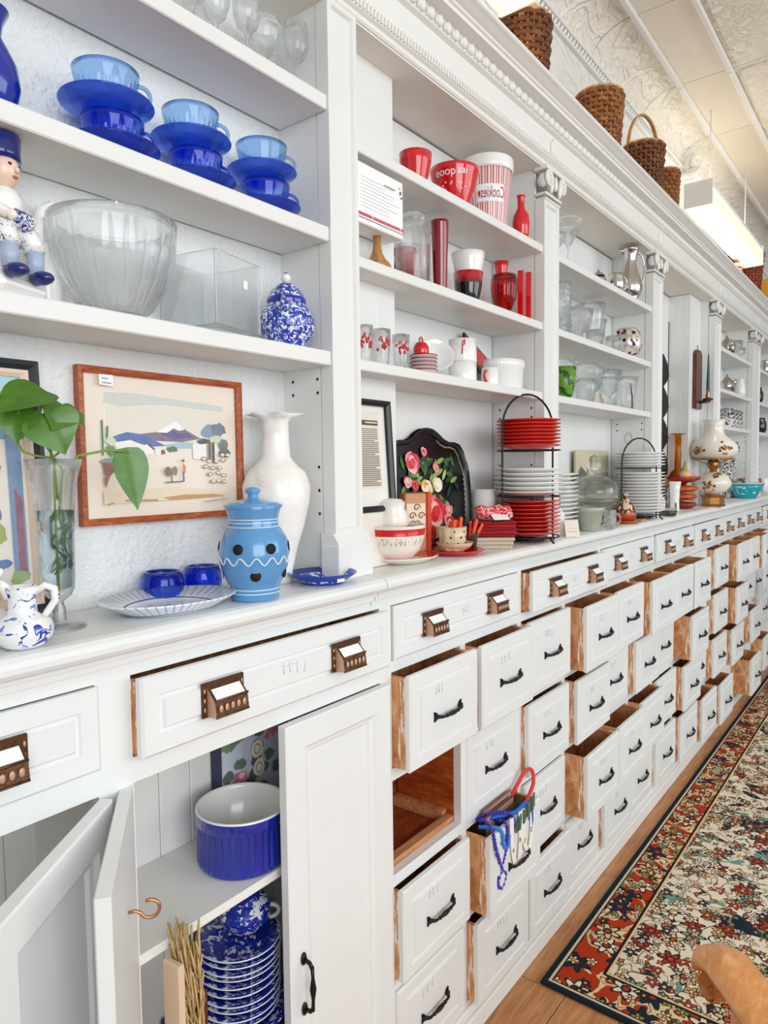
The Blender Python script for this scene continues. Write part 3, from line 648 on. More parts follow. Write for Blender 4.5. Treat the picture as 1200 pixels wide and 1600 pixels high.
L+=[('#e6d3b2',[(.10,.20),(.3,.19),(.5,.21),(.7,.19),(.9,.15),(.9,.125),(.1,.105)]),('#c9863f',[(.45,.135),(.6,.15),(.8,.145),(.9,.13),(.7,.118),(.5,.115)]),('#b07a4a',line(.22,.125,.42,.118,.006))]
for k,(u,v_) in enumerate(((.74,.42),(.78,.40),(.83,.40),(.88,.41),(.75,.36),(.80,.35),(.85,.35),(.78,.30),(.84,.31),(.88,.29),(.80,.245),(.84,.25),(.88,.24),(.87,.45),(.91,.45))): L+=[('#8e6b5c',blob(u,v_,.020,.016,20+k,9)),('#e8d6c6',blob(u,v_+.001,.015,.011,40+k,9))]
L+=[('#6d4a32',blob(.485,.325,.024,.033,60)),('#8a6847',blob(.525,.33,.02,.034,61)),('#4a3a30',line(.505,.25,.505,.31,.004)),('#4c3a36',line(.46,.245,.585,.25,.004)),('#dd6b2b',[(.583,.39),(.60,.36),(.597,.31),(.582,.315)]),('#55506a',line(.585,.25,.583,.32,.005)),('#7a3b2a',blob(.582,.405,.010,.010,62)),('#7b6b5c',line(.72,.088,.9,.105,.0025)),('#7b6b5c',line(.11,.10,.145,.115,.003)),('#f7f7f5',[(.085,.915),(.165,.91),(.165,.985),(.085,.985)]),('#8d98a8',line(.10,.96,.135,.958,.004)),('#8d98a8',line(.10,.93,.155,.928,.004))]
art(t,'artwork',.008,.308,.008,.236,-.004,L,'#ecdfcd')
t=thing('painting','black framed colourful village painting cut by the left picture edge','picture',(.17,.985,1.1915)); t.rotation_euler=(math.radians(-3.5),0,0)
frame(t,0,.318,.012,.365,-.016,0,.013,plain('black_frame_paint','#20242c',.4)); frame(t,.013,.305,.025,.352,-.012,-.001,.010,plain('cream_inner_slip','#e8d3bd',.6),'slip')
L=[('#9fd0d8',[(0,.75),(1,.75),(1,1),(0,1)]),('#f1ddd0',blob(.6,.93,.25,.06,1)),('#6aa6b8',[(.4,.7),(1,.72),(1,.82),(.4,.8)]),('#efe6da',[(0,0),(1,0),(1,.6),(0,.6)]),('#3e7d45',blob(.72,.66,.10,.10,2,14)),('#2c5b37',blob(.80,.72,.07,.08,3,14)),('#c8463a',[(.55,.52),(.86,.54),(.86,.49),(.55,.47)]),('#d9695a',[(.55,.565),(.88,.60),(.86,.545),(.55,.52)]),('#d5e8f0',blob(.78,.44,.07,.05,4)),('#7b5a9c',blob(.80,.38,.06,.04,5)),('#4d8a4a',blob(.72,.28,.10,.09,6,14)),('#9cb14c',blob(.82,.30,.06,.06,7)),('#e0483a',blob(.72,.205,.09,.02,8)),('#3b6fa8',blob(.85,.17,.05,.02,9)),('#d9b79c',[(0,0),(1,0),(1,.06),(0,.09)]),('#a9a7ac',blob(.74,.11,.06,.05,10)),('#6b8db4',[(.905,.12),(.975,.12),(.975,.72),(.905,.74)]),('#8d4b63',[(.93,.12),(.965,.12),(.965,.45),(.93,.5)]),('#8fae66',blob(.93,.10,.05,.03,11))]
art(t,'artwork',.022,.296,.034,.343,-.004,L,'#f0e4d6')
# delft jugs
def delft_jug(label,loc,rz,s=1.0):
    t=thing('delft_jug',label,'jug',loc,rz); t.scale=(s,s,s)
    B().lathe([(0,0),(.020,0),(.026,.004),(.033,.014),(.034,.024),(.030,.032),(.022,.037),(.0165,.041),(.0155,.055),(.017,.066),(.0185,.074),(.0165,.0735),(.014,.062),(0,.060)],40).obj('body',DELFT,t)
    B().tube([(.016,0,.066),(.026,0,.074),(.036,0,.069),(.037,0,.055),(.028,0,.042),(.024,0,.036)],[.0045,.0048,.0048,.0046,.0042,.004],10).obj('handle',WHITE_C,t)
    B().tube([(-.012,0,.062),(-.022,0,.078),(-.027,0,.082)],[.009,.005,.0025],10).obj('spout',WHITE_C,t)
    b=B()
    for k in range(6): 
        a=k/5; b.sphere((.0365+.004*math.sin(a*PI),0,.070-a*.022),(.0018,.0018,.0014),6,4)
    b.obj('handle_dots',NAVY_GLAZE,t); return t
delft_jug('small white delft jug with blue leaves at the front left counter edge',(.391,.858,ZT),math.radians(-38),1.0)
delft_jug('white delft jug with slanted spout standing behind the front jug',(.368,.925,ZT),math.radians(140),1.1)
# bud vase with pothos
t=thing('bud_vase','tall clear footed bud vase holding the pothos cutting','vase',(.4685,.922,ZT))
B().lathe(vessel([(0,0),(.033,0),(.034,.0015),(.020,.004),(.010,.008),(.0085,.012),(.0085,.026),(.006,.032),(.006,.036),(.016,.044),(.0205,.054),(.022,.075),(.0225,.11),(.0235,.15),(.026,.185),(.031,.21),(.036,.228)],.0018),40).obj('body',CLEAR,t)
B().lathe([(0,.050),(.0175,.056),(.019,.075),(.0205,.11),(.0212,.14),(.0228,.160),(0,.160)],28).obj('water',glass('vase_water','#d9ecf0',.0,1.33),t)
LEAF=N('pothos_leaf'); v=LEAF.co(); LEAF.p.inputs['Coat Weight'].default_value=.2; LEAF=LEAF.out(LEAF.mix(LEAF.noise(v,40,4,.6,.5),srgb('#23560f'),srgb('#5f9024')),.35)
STEMG=plain('pothos_stem','#7f9a3c',.5); ROOT=plain('dark_root','#3b3a22',.8)
pl=thing('pothos_cutting','green pothos cutting with heart shaped leaves in the bud vase','plant',(.4685,.922,1.26))
o0=Vector((.4685,.922,1.26))
def leaf(base,tip,up,width,bend=.25,fold=.18):
    base,tip,up=Vector(base),Vector(tip),Vector(up).normalized(); ax=tip-base; L_=ax.length; ax=ax.normalized(); side=ax.cross(up).normalized(); up=side.cross(ax)
    prof_=[(-.08,.0),(-.06,.30),(.02,.43),(.15,.50),(.30,.50),(.45,.44),(.60,.34),(.75,.22),(.90,.08),(1.0,.0)]
    b=B();V=[];F=[];K=3
    for s_,hw in prof_:
        for k in range(-K,K+1):
            q=k/K; notch=.07*(1-abs(q)) if s_<.0 else 0
            p=base+ax*((s_+notch)*L_)+side*(q*hw*width)+up*(-bend*L_*s_*s_+fold*abs(q)*hw*width*1.0)
            V.append(p-o0)
    n_=2*K+1
    for i in range(len(prof_)-1):
        for k in range(n_-1): F.append([i*n_+k,i*n_+k+1,(i+1)*n_+k+1,(i+1)*n_+k])
    b.add(V,F,0,True); o=b.obj('leaf',LEAF,pl); return o
vmouth=at(88,715,.922)
def stem_(pts,r=.0016): B().tube([Vector(p)-o0 for p in pts],r,8).obj('stem',STEMG,pl)
A=at
leaf(A(66,612,.905),A(-8,632,.88),(-.1,-.55,.8),.062,.18); leaf(A(70,650,.90),A(106,706,.88),(-.3,-.7,.5),.075,.25)
leaf(A(30,640,.91),A(22,690,.90),(-.5,-.6,.5),.05,.2); leaf(A(100,636,.905),A(84,668,.885),(0,-.7,.6),.055,.15); leaf(A(98,640,.91),A(139,664,.90),(.1,-.6,.75),.040,.2)
leaf(A(200,706,.905),A(216,798,.895),(-.30,-.95,.12),.050,.02,.10)
stem_([o0+Vector((0,0,-.02)),A(86,790,.922),A(85,715,.92),A(60,680,.915),A(66,612,.905)])
stem_([A(90,780,.925),A(84,714,.922),A(108,694,.90),A(104,690,.89)]); stem_([A(84,716,.92),A(56,712,.915),A(36,706,.912),A(22,680,.91),A(30,640,.91)])
stem_([A(92,800,.92),A(98,740,.92),A(122,712,.915),A(170,703,.905),A(200,706,.905)],.0019); stem_([A(80,716,.92),A(78,660,.905),A(98,640,.91)])
q=random.Random(3)
for k in range(9):
    pts=[A(94+q.uniform(-3,3),800,.922)]
    for m in range(5): pts.append(A(94+q.uniform(-13,13),812+m*20+q.uniform(-6,6),.922+q.uniform(-.008,.008)))
    B().tube([p-o0 for p in pts],.0011,6).obj('root',ROOT if k%2 else STEMG,pl)
# platter, votives
n=N('blue_edged_platter'); v=n.co(); x_,y_,z_=n.xyz(v); rad=n.math('SQRT',n.math('ADD',n.math('MULTIPLY',x_,x_),n.math('MULTIPLY',n.math('MULTIPLY',y_,y_),1.35))); ang=n.math('ARCTAN2',y_,x_)
st_=n.math('MULTIPLY',n.gt(n.math('SINE',n.math('MULTIPLY',ang,44.0)),.72),n.math('MULTIPLY',n.gt(rad,.072),n.lt(rad,.103)))
cen=n.math('MULTIPLY',n.gt(n.noise(v,70,3),.54),n.lt(rad,.045)); edge=n.math('ADD',n.math('MULTIPLY',n.gt(rad,.1065),n.lt(rad,.1095)),n.math('MULTIPLY',n.gt(rad,.067),n.lt(rad,.070)))
PLATTER=n.out(n.mix(edge,n.mix(cen,n.mix(st_,srgb('#eef1f5'),srgb('#b3c1df')),srgb('#b4c8e6')),srgb('#44598f')),.14)
pl_=tag(B().lathe(plate_prof(.106,.020,.62),64,sx=1,sy=.78).obj('platter',PLATTER,None,(.630,.904,ZT),math.radians(-8)),'oval white platter with blue striped rim lying on the left counter','platter')
for lab,x,y,r in (('left cobalt glass votive bowl behind the white platter',.672,.982,.0345),('right cobalt glass votive bowl behind the white platter',.752,.982,.033)):
    pot('votive_bowl',lab,'bowl',(x,y,ZT),[(0,0),(r*.75,0),(r*.95,.010),(r,.022),(r*.97,.036),(r*.84,.047)],COBALT,.004,32,'cobalt votive bowls on the left counter')
# blue pierced jar
JB=plain('light_blue_earthenware','#5b9ad0',.18,0,.5)
t=thing('pierced_jar','light blue earthenware jar with dark round holes and knob lid','jar',(.768,.866,ZT))
jp=[(0,0),(.038,0),(.040,.004),(.038,.010),(.041,.016),(.039,.021),(.044,.028),(.0535,.052),(.0575,.075),(.054,.098),(.045,.114),(.040,.120),(.0405,.124),(.039,.128),(.040,.132),(.044,.146),(.047,.152)]
B().lathe(vessel(jp,.004),48).obj('body',JB,t)
ld=B().lathe([(.0475,.150),(.0475,.154),(.038,.158),(.020,.162),(.010,.164),(.008,.170),(.0125,.175),(.0125,.179),(.007,.182),(0,.183)],40).obj('lid',JB,t)
LB=plain('pale_slip_line','#d6e8f4',.3)
for z,r in ((.012,.0395),(.0185,.0405),(.119,.0408),(.126,.0404),(.131,.0406)): B().tube([(r*math.cos(2*PI*k/40),r*math.sin(2*PI*k/40),z) for k in range(40)],.0011,6,0,True).obj('slip_ring',LB,t)
def jar_r(z):
    for (r0,z0),(r1,z1) in zip(jp,jp[1:]):
        if z0<=z<=z1 and z1>z0: return r0+(r1-r0)*(z-z0)/(z1-z0)
    return .05
zz=[]
for k in range(112):
    a=2*PI*k/112; z=.066+.006*math.cos(a*14); zz.append(((jar_r(z)+.0006)*math.cos(a),(jar_r(z)+.0006)*math.sin(a),z))
B().tube(zz,.0011,6,0,True).obj('wavy_line',CARD,t)
for da,z in ((-38,.086),(16,.086),(-10,.043),(75,.086),(130,.086),(-110,.086),(-100,.043),(60,.043)):
    a=math.radians(-120+da); r=jar_r(z)
    b=B().lathe([(0,0),(.0085,0),(.0085,.0012),(0,.0012)],20); o=b.obj('pierced_hole',HOLE,t); nx=Vector((math.cos(a),math.sin(a),-.12 if z<.06 else .12)).normalized()
    o.location=(r*math.cos(a),r*math.sin(a),z); o.rotation_euler=nx.to_track_quat('Z','Y').to_euler()
# opal vase
n=N('milky_opal_glass'); v=n.co(); n.p.inputs['Coat Weight'].default_value=.1; n.p.inputs['Subsurface Weight'].default_value=.0
OPAL=n.out(n.ramp(n.noise(v,16,3,.5,1.0),[(.45,srgb('#f6f5f2')),(.62,srgb('#f0ebe4')),(.72,srgb('#d8d0d2'))]),.32)
t=thing('opal_vase','tall milky white vase with frilled rim behind the blue jar','vase',(.905,.955,ZT))
pr=[(0,0),(.026,0),(.028,.006),(.027,.02),(.036,.06),(.050,.105),(.061,.150),(.063,.180),(.055,.205),(.036,.222),(.027,.234),(.025,.265),(.025,.298),(.030,.306),(.050,.313)]
B().lathe(vessel(pr,.003),72,fl=lambda a,i,z:1+(.15*math.cos(6*a)*max(0,(z-.300)/.013) if z>.300 else 0)).obj('body',OPAL,t)
B().tube([(-.030,-.046,.150),(-.033,-.048,.170),(-.030,-.046,.190)],[.0012,.003,.001],8).obj('orange_streak',plain('orange_swirl','#e0703a',.2),t)
# cobalt plate with sticker
t=thing('cobalt_plate','small cobalt plate with white pattern and paper sticker by the pilaster','plate',(.948,.882,ZT))
n=N('cobalt_patterned_plate'); v=n.co(); x_,y_,z_=n.xyz(v); rad=n.math('SQRT',n.math('ADD',n.math('MULTIPLY',x_,x_),n.math('MULTIPLY',y_,y_)))
k=n.math('MULTIPLY',n.gt(n.noise(v,75,2,.4,.8),.52),n.math('MULTIPLY',n.lt(rad,.05),n.gt(z_,.004)))
CP=n.out(n.mix(k,srgb('#1b3fae'),srgb('#e6eef5')),.12)
B().lathe(plate_prof(.064,.019,.60,.003),48).obj('dish',CP,t); B().box(-.008,.008,-.001,.0,-.003,.003).obj('sticker',STICKER,t,(-.010,-.0535,.010),math.radians(-10))
# ================================================================ INSIDE THE OPEN CUPBOARD
t=thing('casserole','round ribbed cobalt casserole dish, white inside, on the cupboard shelf','dish',(.806,.958,.7025))
cr=.082
B().lathe([(0,0),(cr*.93,0),(cr*.96,.004),(cr*.97,.012),(cr*.97,.076),(cr*1.0,.078),(cr*1.0,.098)],240,fl=lambda a,i,z:1+(.022*math.cos(40*a) if .004<z<.077 else 0)).obj('outer_wall',COBALT_OP,t)
B().lathe([(cr*1.0,.098),(cr*.99,.101),(cr*.95,.101),(cr*.93,.094),(cr*.92,.010),(0,.006)],64).obj('inner_wall',WHITE_C,t)
t=thing('floral_box','upright box printed with pink peonies behind the casserole','box',(.83,1.046,.7025))
B().box(0,.20,0,.03,0,.235,0,.002).obj('carton',plain('box_board','#2a3350',.6),t)
L=[('#cfd6e6',[(.03,.45),(.25,.48),(.27,.98),(.03,.98)]),('#e7e4ea',[(.02,.1),(.2,.05),(.24,.45),(.03,.42)])]
for k in range(40):
    u,v_=q.uniform(.04,.96),q.uniform(.04,.96); L.append((q.choice(['#2f5d38','#4b7f45','#23402c','#6f9a54']),blob(u,v_,.07,.05,k)))
for k,(u,v_) in enumerate(((.30,.88),(.20,.42),(.62,.72),(.8,.4),(.5,.2),(.75,.92))):
    for m in range(5): L.append((q.choice(['#d85a8c','#e78fb0','#b83a6c','#f0b8c8']),blob(u+q.uniform(-.05,.05),v_+q.uniform(-.04,.04),.07-.008*m,.06-.007*m,100+k*7+m)))
for k,(u,v_) in enumerate(((.42,.62),(.44,.45),(.9,.62),(.36,.14))): L+=[('#e8e0cc',blob(u,v_,.08,.08,200+k,14,.08)),('#9d8f78',blob(u,v_,.05,.05,210+k,14,.08)),('#e8e0cc',blob(u,v_,.035,.035,220+k,14,.08))]
art(t,'printed_face',.003,.197,.003,.232,-.0005,L,'#c3cbe0')
# transferware stack
ZS=.0725
for k in range(1): pass
t=tag(B().lathe(plate_prof(.098,.02,.6),56).obj('platter',TRANSFER,None,(.800,.975,.405)),'wide blue transferware platter under the plate stack in the cupboard','platter')
pm_=B().lathe(plate_prof(.075,.015,.6),56).mesh('plate',[TRANSFER]); rim=B().tube([(.0745*math.cos(2*PI*k/48),.0745*math.sin(2*PI*k/48),.0158) for k in range(48)],.0012,6,0,True).mesh('rim',WHITE_C)
pb=B().box(-.1,.1,-.1,.1,0,.33,0,.004); tag(pb.obj('carton_box',plain('dark_blue_carton','#22357a',.6),None,(.800,.975,.0735)),'dark blue carton under the transferware platter in the cupboard','box')
z=.4265
for k in range(10):
    if k==4: z+=.004
    o=tag(mobj('plate',pm_,None,(.792+q.uniform(-.003,.003),.962+q.uniform(-.003,.003),z)),'blue transferware plate, %s from the bottom of the cupboard stack'%NTH[k],'plate','transferware plates stacked in the cupboard'); mobj('rim',rim,o); z+=.0125 if k!=4 else .016
t=thing('sugar_bowl','blue transferware lidded bowl on top of the plate stack','bowl',(.815,.968,z+.004))
B().lathe([(0,0),(.030,0),(.034,.006),(.045,.018),(.048,.032),(.046,.040)],40).obj('body',TRANSFER,t); B().lathe([(.047,.040),(.040,.052),(.024,.060),(.010,.064),(.008,.072),(0,.074)],40).obj('lid',TRANSFER,t)
B().tube(ring_handle(.046,.010,.034,.016,.004,math.radians(-40)),.004,8).obj('handle',WHITE_C,t)
# frayed book/straw bundle standing in the doorway of the cupboard
t=thing('straw_bundle','bundle of straw between worn boards leaning inside the cupboard door','straw bundle',(.598,.858,.0735),math.radians(6))
B().box(-.026,-.014,-.026,.012,0,.612,0,.003).obj('board',plain('worn_cream_board','#d9bfa0',.7),t); B().box(.022,.034,-.020,.012,0,.54,0,.003).obj('board',plain('dark_red_board','#5a1d12',.6),t)
st=B()
for k in range(620):
    x=q.uniform(-.011,.020); y=q.uniform(-.016,.016); z0=q.uniform(.05,.60); h=q.uniform(.03,.08); st.tube([(x,y-.012,z0),(x+q.uniform(-.014,.012),y+q.uniform(-.014,.010),min(z0+h,.655))],.0016,4)
o=st.obj('straw',wood('dry_straw','#8f7344','#c9a873','#e8d3a4',(20,20,4),8,.8),t); o['kind']='stuff'
t=tag(B().lathe([(0,0),(.018,0),(.020,.02),(.016,.34),(.010,.42),(.008,.44),(0,.45)],16).obj('dark_bottle',plain('dark_teal_bottle','#1b2a33',.15,0,.5),None,(.552,1.02,.0735)),'dark slim bottle behind the straw bundle in the cupboard','bottle')
# ================================================================ RED BAY
ZU=2.0405; ZM=1.8195; ZL=1.6185
def text_data(body,size):
    cu=bpy.data.curves.new('lettering','FONT'); cu.body=body; cu.size=size; cu.align_x='CENTER'; cu.align_y='CENTER'
    o=bpy.data.objects.new('lettering_tmp',cu); C.objects.link(o); bpy.context.view_layer.update()
    me=bpy.data.meshes.new_from_object(o.evaluated_get(bpy.context.evaluated_depsgraph_get()))
    V=[tuple(v.co) for v in me.vertices]; F=[list(p.vertices) for p in me.polygons]
    bpy.data.objects.remove(o); bpy.data.curves.remove(cu); bpy.data.meshes.remove(me); return V,F
def wrap_text(par,name,body,size,mat,rf,z0,a0,sgn=1,squash=1.0):
    V,F=text_data(body,size); out=[]
    for x,z,_ in V:
        zz=z0+z; r=rf(zz)+.0007; a=a0+sgn*x*squash/r; out.append((r*math.cos(a),r*math.sin(a),zz))
    return B().add(out,F).obj(name,mat,par)
def rprof(prof):
    def f(z):
        for (r0,z0),(r1,z1) in zip(prof,prof[1:]):
            if z1>z0 and z0<=z<=z1: return r0+(r1-r0)*(z-z0)/(z1-z0)
        return prof[-1][0]
    return f
# top shelf
pot('red_bowl','small plain red bowl, leftmost on the top red shelf','bowl',(1.352,.945,ZU),[(0,0),(.020,0),(.022,.006),(.030,.030),(.0365,.060),(.038,.078)],RED,.003)
t=thing('lettered_bowl','red bowl with white lettering beside the striped canister','bowl',(1.512,.940,ZU))
pb_=[(0,0),(.034,0),(.036,.006),(.050,.040),(.058,.076),(.061,.084),(.061,.092)]
B().lathe(vessel(pb_,.003),48).obj('body',RED,t)
wrap_text(t,'lettering','eoop',.026,CARD,rprof(pb_[1:]),.070,math.radians(-172)); wrap_text(t,'lettering','aai',.024,CARD,rprof(pb_[1:]),.072,math.radians(-128))
b=B()
for k in range(12):
    a=math.radians(-190+q.uniform(0,95)); z=q.uniform(.03,.05); r=rprof(pb_[1:])(z); b.sphere((r*math.cos(a),r*math.sin(a),z),.0022,6,4)
b.obj('white_specks',CARD,t)
t=thing('cookie_canister','white canister with red stripes and a scripted label band on the top shelf','canister',(1.716,.962,ZU))
n=N('red_striped_enamel'); v=n.co(); x_,y_,z_=n.xyz(v); a_=n.math('MULTIPLY',n.math('ARCTAN2',y_,x_),1/(2*PI)); f_=n.math('FRACT',n.math('MULTIPLY',a_,26.0))
col=n.mix(n.lt(f_,.16),n.mix(n.math('MULTIPLY',n.gt(f_,.16),n.lt(f_,.42)),srgb('#f3efec'),srgb('#efb3ae')),srgb('#8e1a22')); col=n.mix(n.math('MULTIPLY',n.gt(f_,.62),n.lt(f_,.80)),col,srgb('#c8262c'))
STRIPE=n.out(col,.25)
cpf=[(0,0),(.050,0),(.052,.003),(.0655,.150)]
B().lathe([(0,0),(.050,0),(.052,.003),(.0655,.150),(.064,.152),(.0,.152)],72).obj('body',STRIPE,t)
B().lathe([(.0668,.150),(.070,.152),(.0705,.160),(.0705,.180),(.068,.184),(0,.185)],56).obj('lid',WHITE_C,t)
bb=B(); rf=rprof(cpf[1:]); F_=[]; A0=math.radians(-143)
for i in range(17):
    a=A0-.62+1.24*i/16
    for z in (.062,.106): r=rf(z)+.0006; bb.v.append((r*math.cos(a),r*math.sin(a),z))
for i in range(16): bb.f.append([2*i,2*i+2,2*i+3,2*i+1]); bb.m.append(0); bb.s.append(True)
bb.obj('label_band',CARD,t)
rf2=lambda z:rf(z)+.0004
wrap_text(t,'lettering','Cookies',.040,plain('red_script_ink','#9c1f2a',.5),rf2,.084,A0+.12,-1,.50)
b=B(); a=A0-.50; r=rf(.084)+.0012
b.add([(r*math.cos(a+da),r*math.sin(a+da),.084+dz) for da,dz in ((-.07,0),(0,-.013),(.07,0),(0,.013))],[(0,1,2,3)]).obj('red_diamond',RED,t)
pot('red_bottle','small red bottle vase beside the striped canister','vase',(1.822,.915,ZU),[(0,0),(.018,0),(.022,.008),(.0245,.040),(.022,.062),(.012,.078),(.0095,.086),(.010,.110),(.013,.116)],RED,.002)
# middle shelf
TAN=wood('turned_tan_wood','#8f5f33','#b98550','#d7aa76',(8,8,2),6,.4)
tag(B().lathe([(0,0),(.029,0),(.030,.003),(.027,.010),(.020,.017),(.0165,.022),(.011,.032),(.0088,.045),(.0085,.066),(0,.066)],32).obj('wooden_pedestal',TAN,None,(1.176,.922,ZM)),'turned tan wooden pedestal under the white box','pedestal')
t=thing('white_box','white cardboard box with red stripe standing on the wooden pedestal','box',(1.160,.920,ZM+.067))
B().box(-.080,.072,-.026,.026,0,.118,0,.002).obj('carton',CARD,t)
L=[('#c4171f',[(0,.115),(.93,.115),(.93,.165),(0,.165)]),('#f4f4f4',line(.30,.115,.30,.165,.006)),('#5a1a20',line(0,.075,1,.075,.006)),('#c4171f',[(.95,.115),(1,.115),(1,.165),(.95,.165)])]
for k in range(9): L.append(('#dcdcdc',line(.06,.28+.062*k,.06+q.uniform(.5,.85),.28+.062*k,.004)))
L+=[('#6b6f73',line(.55,.80,.80,.80,.008)),('#2b2b2e',blob(.93,.80,.018,.035,1)),('#2b2b2e',blob(.95,.72,.016,.025,2)),('#2b2b2e',blob(.91,.88,.010,.02,3))]
art(t,'printed_face',-.079,.071,.002,.116,-.0262,L)
t=thing('glass_pitcher','clear pressed glass pitcher with looped handle in front of red tumblers','pitcher',(1.352,.955,ZM))
B().lathe(vessel([(0,0),(.034,0),(.038,.006),(.040,.05),(.0415,.10),(.040,.125),(.0365,.132),(.0365,.150),(.040,.163)],.003),56,fl=lambda a,i,z:1+(.02*abs(math.cos(6*a)) if .01<z<.125 else 0)).obj('body',CLEAR,t)
B().tube(ring_handle(.038,.045,.130,.026,.004,math.radians(165)),.0042,10).obj('handle',CLEAR,t)
pot('red_tumbler','red tumbler standing behind the clear glass pitcher','tumbler',(1.400,1.015,ZM),[(0,0),(.022,0),(.030,.10),(.031,.11)],REDG,.002)
pot('red_tall_glass','tall dark red glass between the pitcher and stacked bowls','tumbler',(1.452,.945,ZM),[(0,0),(.0145,0),(.016,.004),(.0215,.170),(.022,.176)],DKRED,.0015)
n=N('black_to_red_glaze'); v=n.co(); n.p.inputs['Coat Weight'].default_value=.7; BR=n.out(n.ramp(n.math('MULTIPLY',n.xyz(v)[2],12.0),[(.0,srgb('#0d0a0b')),(.62,srgb('#1a0a0c')),(.85,srgb('#c2141c'))]),.1)
pot('black_red_bowl','black bowl with red rim under a white bowl on the red shelves','bowl',(1.592,.950,ZM),[(0,0),(.024,0),(.026,.004),(.035,.045),(.039,.083)],BR,.003)
pot('white_cup_bowl','white bowl stacked inside the black and red bowl','bowl',(1.592,.950,ZM+.030),[(0,0),(.018,0),(.030,.040),(.036,.060),(.041,.085),(.044,.102)],WHITE_C,.0025)
pot('red_ribbed_vase','round red ribbed goblet in front of the tall red vase','vase',(1.722,.915,ZM),[(0,0),(.016,0),(.020,.006),(.032,.034),(.036,.062),(.035,.088),(.032,.098)],REDG,.003,60,None,lambda a,i,z:1+.02*math.cos(16*a))
pot('red_vase','taller red flask vase with flared neck on the middle red shelf','vase',(1.812,.972,ZM),[(0,0),(.018,0),(.022,.02),(.0245,.07),(.022,.098),(.015,.112),(.0145,.125),(.019,.148),(.022,.164)],RED,.002)
for lab,x,y in (('left of the two square red candles by the pilaster',1.842,.925),('right of the two square red candles by the pilaster',1.872,.915)):
    t=thing('red_candle',lab,'candle',(x,y,ZM),.3,'square red candles'); B().box(-.0085,.0085,-.0085,.0085,0,.138,0,.0015).obj('wax',RED,t); B().tube([(0,0,.137),(.001,0,.144)],.0008,5).obj('wick',CARD,t)
# lower shelf
RP=plain('red_print_enamel','#c4242a',.3)
def rooster_glass(label,loc,r,h,seed):
    t=thing('rooster_glass',label,'glass',loc,0,'red printed glasses on the lower red shelf')
    B().lathe(vessel([(0,0),(r*.78,0),(r*.80,.002),(r*.84,h*.25),(r*.95,h*.7),(r,h)],.0016),36).obj('body',CLEAR,t)
    qq=random.Random(seed); b=B(); a0=math.radians(-130)
    for k in range(14):
        a=a0+qq.uniform(-.8,.8); z=h*qq.uniform(.42,.70); rr=r*(.84+.2*(z/h-.25))+.0008
        b.sphere((rr*math.cos(a),rr*math.sin(a),z),(.0028,.0028,.0035),6,5)
    pts=[]
    for k in range(14):
        a=a0-.5+k*.075; z=h*(.66+.12*math.sin(k*.6)); rr=r*(.84+.2*(z/h-.25))+.001; pts.append((rr*math.cos(a),rr*math.sin(a),z))
    b.tube(pts,.0016,6); b.obj('rooster_print',RP,t); return t
rooster_glass('red printed tumbler half hidden by the pilaster',(1.137,.925,ZL),.0165,.078,1); rooster_glass('middle red printed tumbler on the lower red shelf',(1.196,.928,ZL),.0195,.079,2)
rooster_glass('shot-shaped red printed tumbler beside the striped plates',(1.243,.912,ZL),.0195,.072,3)
spm=B().lathe(plate_prof(.0325,.008,.7,.002),40).mesh('small_plate',plain('pink_rim_plate','#e9c9c6',.25)); spr=B().tube([(.0322*math.cos(2*PI*k/36),.0322*math.sin(2*PI*k/36),.0088) for k in range(36)],.0011,6,0,True).mesh('dark_rim',plain('dark_plate_rim','#3a1b22',.4))
for k in range(5):
    o=tag(mobj('small_plate',spm,None,(1.356,.930,ZL+.0085*k)),'small pink plate, %s in the striped stack beside the tumblers'%('lowest','second','third','fourth','topmost')[k],'plate','small striped plates'); mobj('dark_rim',spr,o)
t=thing('kettle_ornament','red kettle-shaped ornament with loop on the small plate stack','ornament',(1.368,.945,ZL+.0435)); B().lathe([(0,0),(.016,0),(.019,.008),(.0185,.022),(.013,.032),(0,.035)],24).obj('body',RED,t); B().tube([(-.007,0,.031),(-.005,0,.043),(0,0,.046),(.005,0,.043),(.007,0,.031)],.002,8).obj('loop',RED,t)
o=pot('white_bowl','white bowl standing on edge behind the small plates','bowl',(1.476,.985,ZL+.047),[(0,0),(.014,0),(.016,.003),(.034,.018),(.0455,.036)],WHITE_C,.002); o.rotation_euler=(math.radians(65),0,math.radians(-40))
def mug(name,label,loc,r,h,mat,ang,hm=None,group=None):
    t=thing(name,label,'mug',loc,0,group); B().lathe(vessel([(0,0),(r*.96,0),(r,.003),(r,h)],.0025),36).obj('body',mat,t)
    B().tube(ring_handle(r,h*.2,h*.8,.016,.003,ang),.0034,8).obj('handle',hm or mat,t); return t
mug('white_mug','lower of two stacked white mugs on the lower red shelf',(1.545,.940,ZL),.036,.048,WHITE_C,.4)
t=mug('white_mug','upper stacked white mug with a red ribbon mark',(1.549,.942,ZL+.0485),.036,.058,WHITE_C,.6)
b=B(); a=math.radians(-150); r=.0365
b.tube([(r*math.cos(a),r*math.sin(a),.018),(r*math.cos(a+.05),r*math.sin(a+.05),.05),(r*math.cos(a+.16),r*math.sin(a+.16),.054),(r*math.cos(a+.2),r*math.sin(a+.2),.042),(r*math.cos(a+.06),r*math.sin(a+.06),.040)],.0016,6).obj('red_ribbon',RED,t)
mug('white_mug','small white mug with a red handle beside the stacked mugs',(1.660,.925,ZL),.023,.046,WHITE_C,math.radians(-172),RED)
t=tag(B().box(-.085,.085,-.004,.004,-.035,.035,0,.002).box(-.075,.075,-.0055,-.0035,-.027,.027,1).obj('serving_tray',[BLACK_G,RED],None,(1.775,1.032,1.7155)),'black and red tray propped behind the white mugs','tray'); t.rotation_euler=(math.radians(-10),math.radians(24),0)
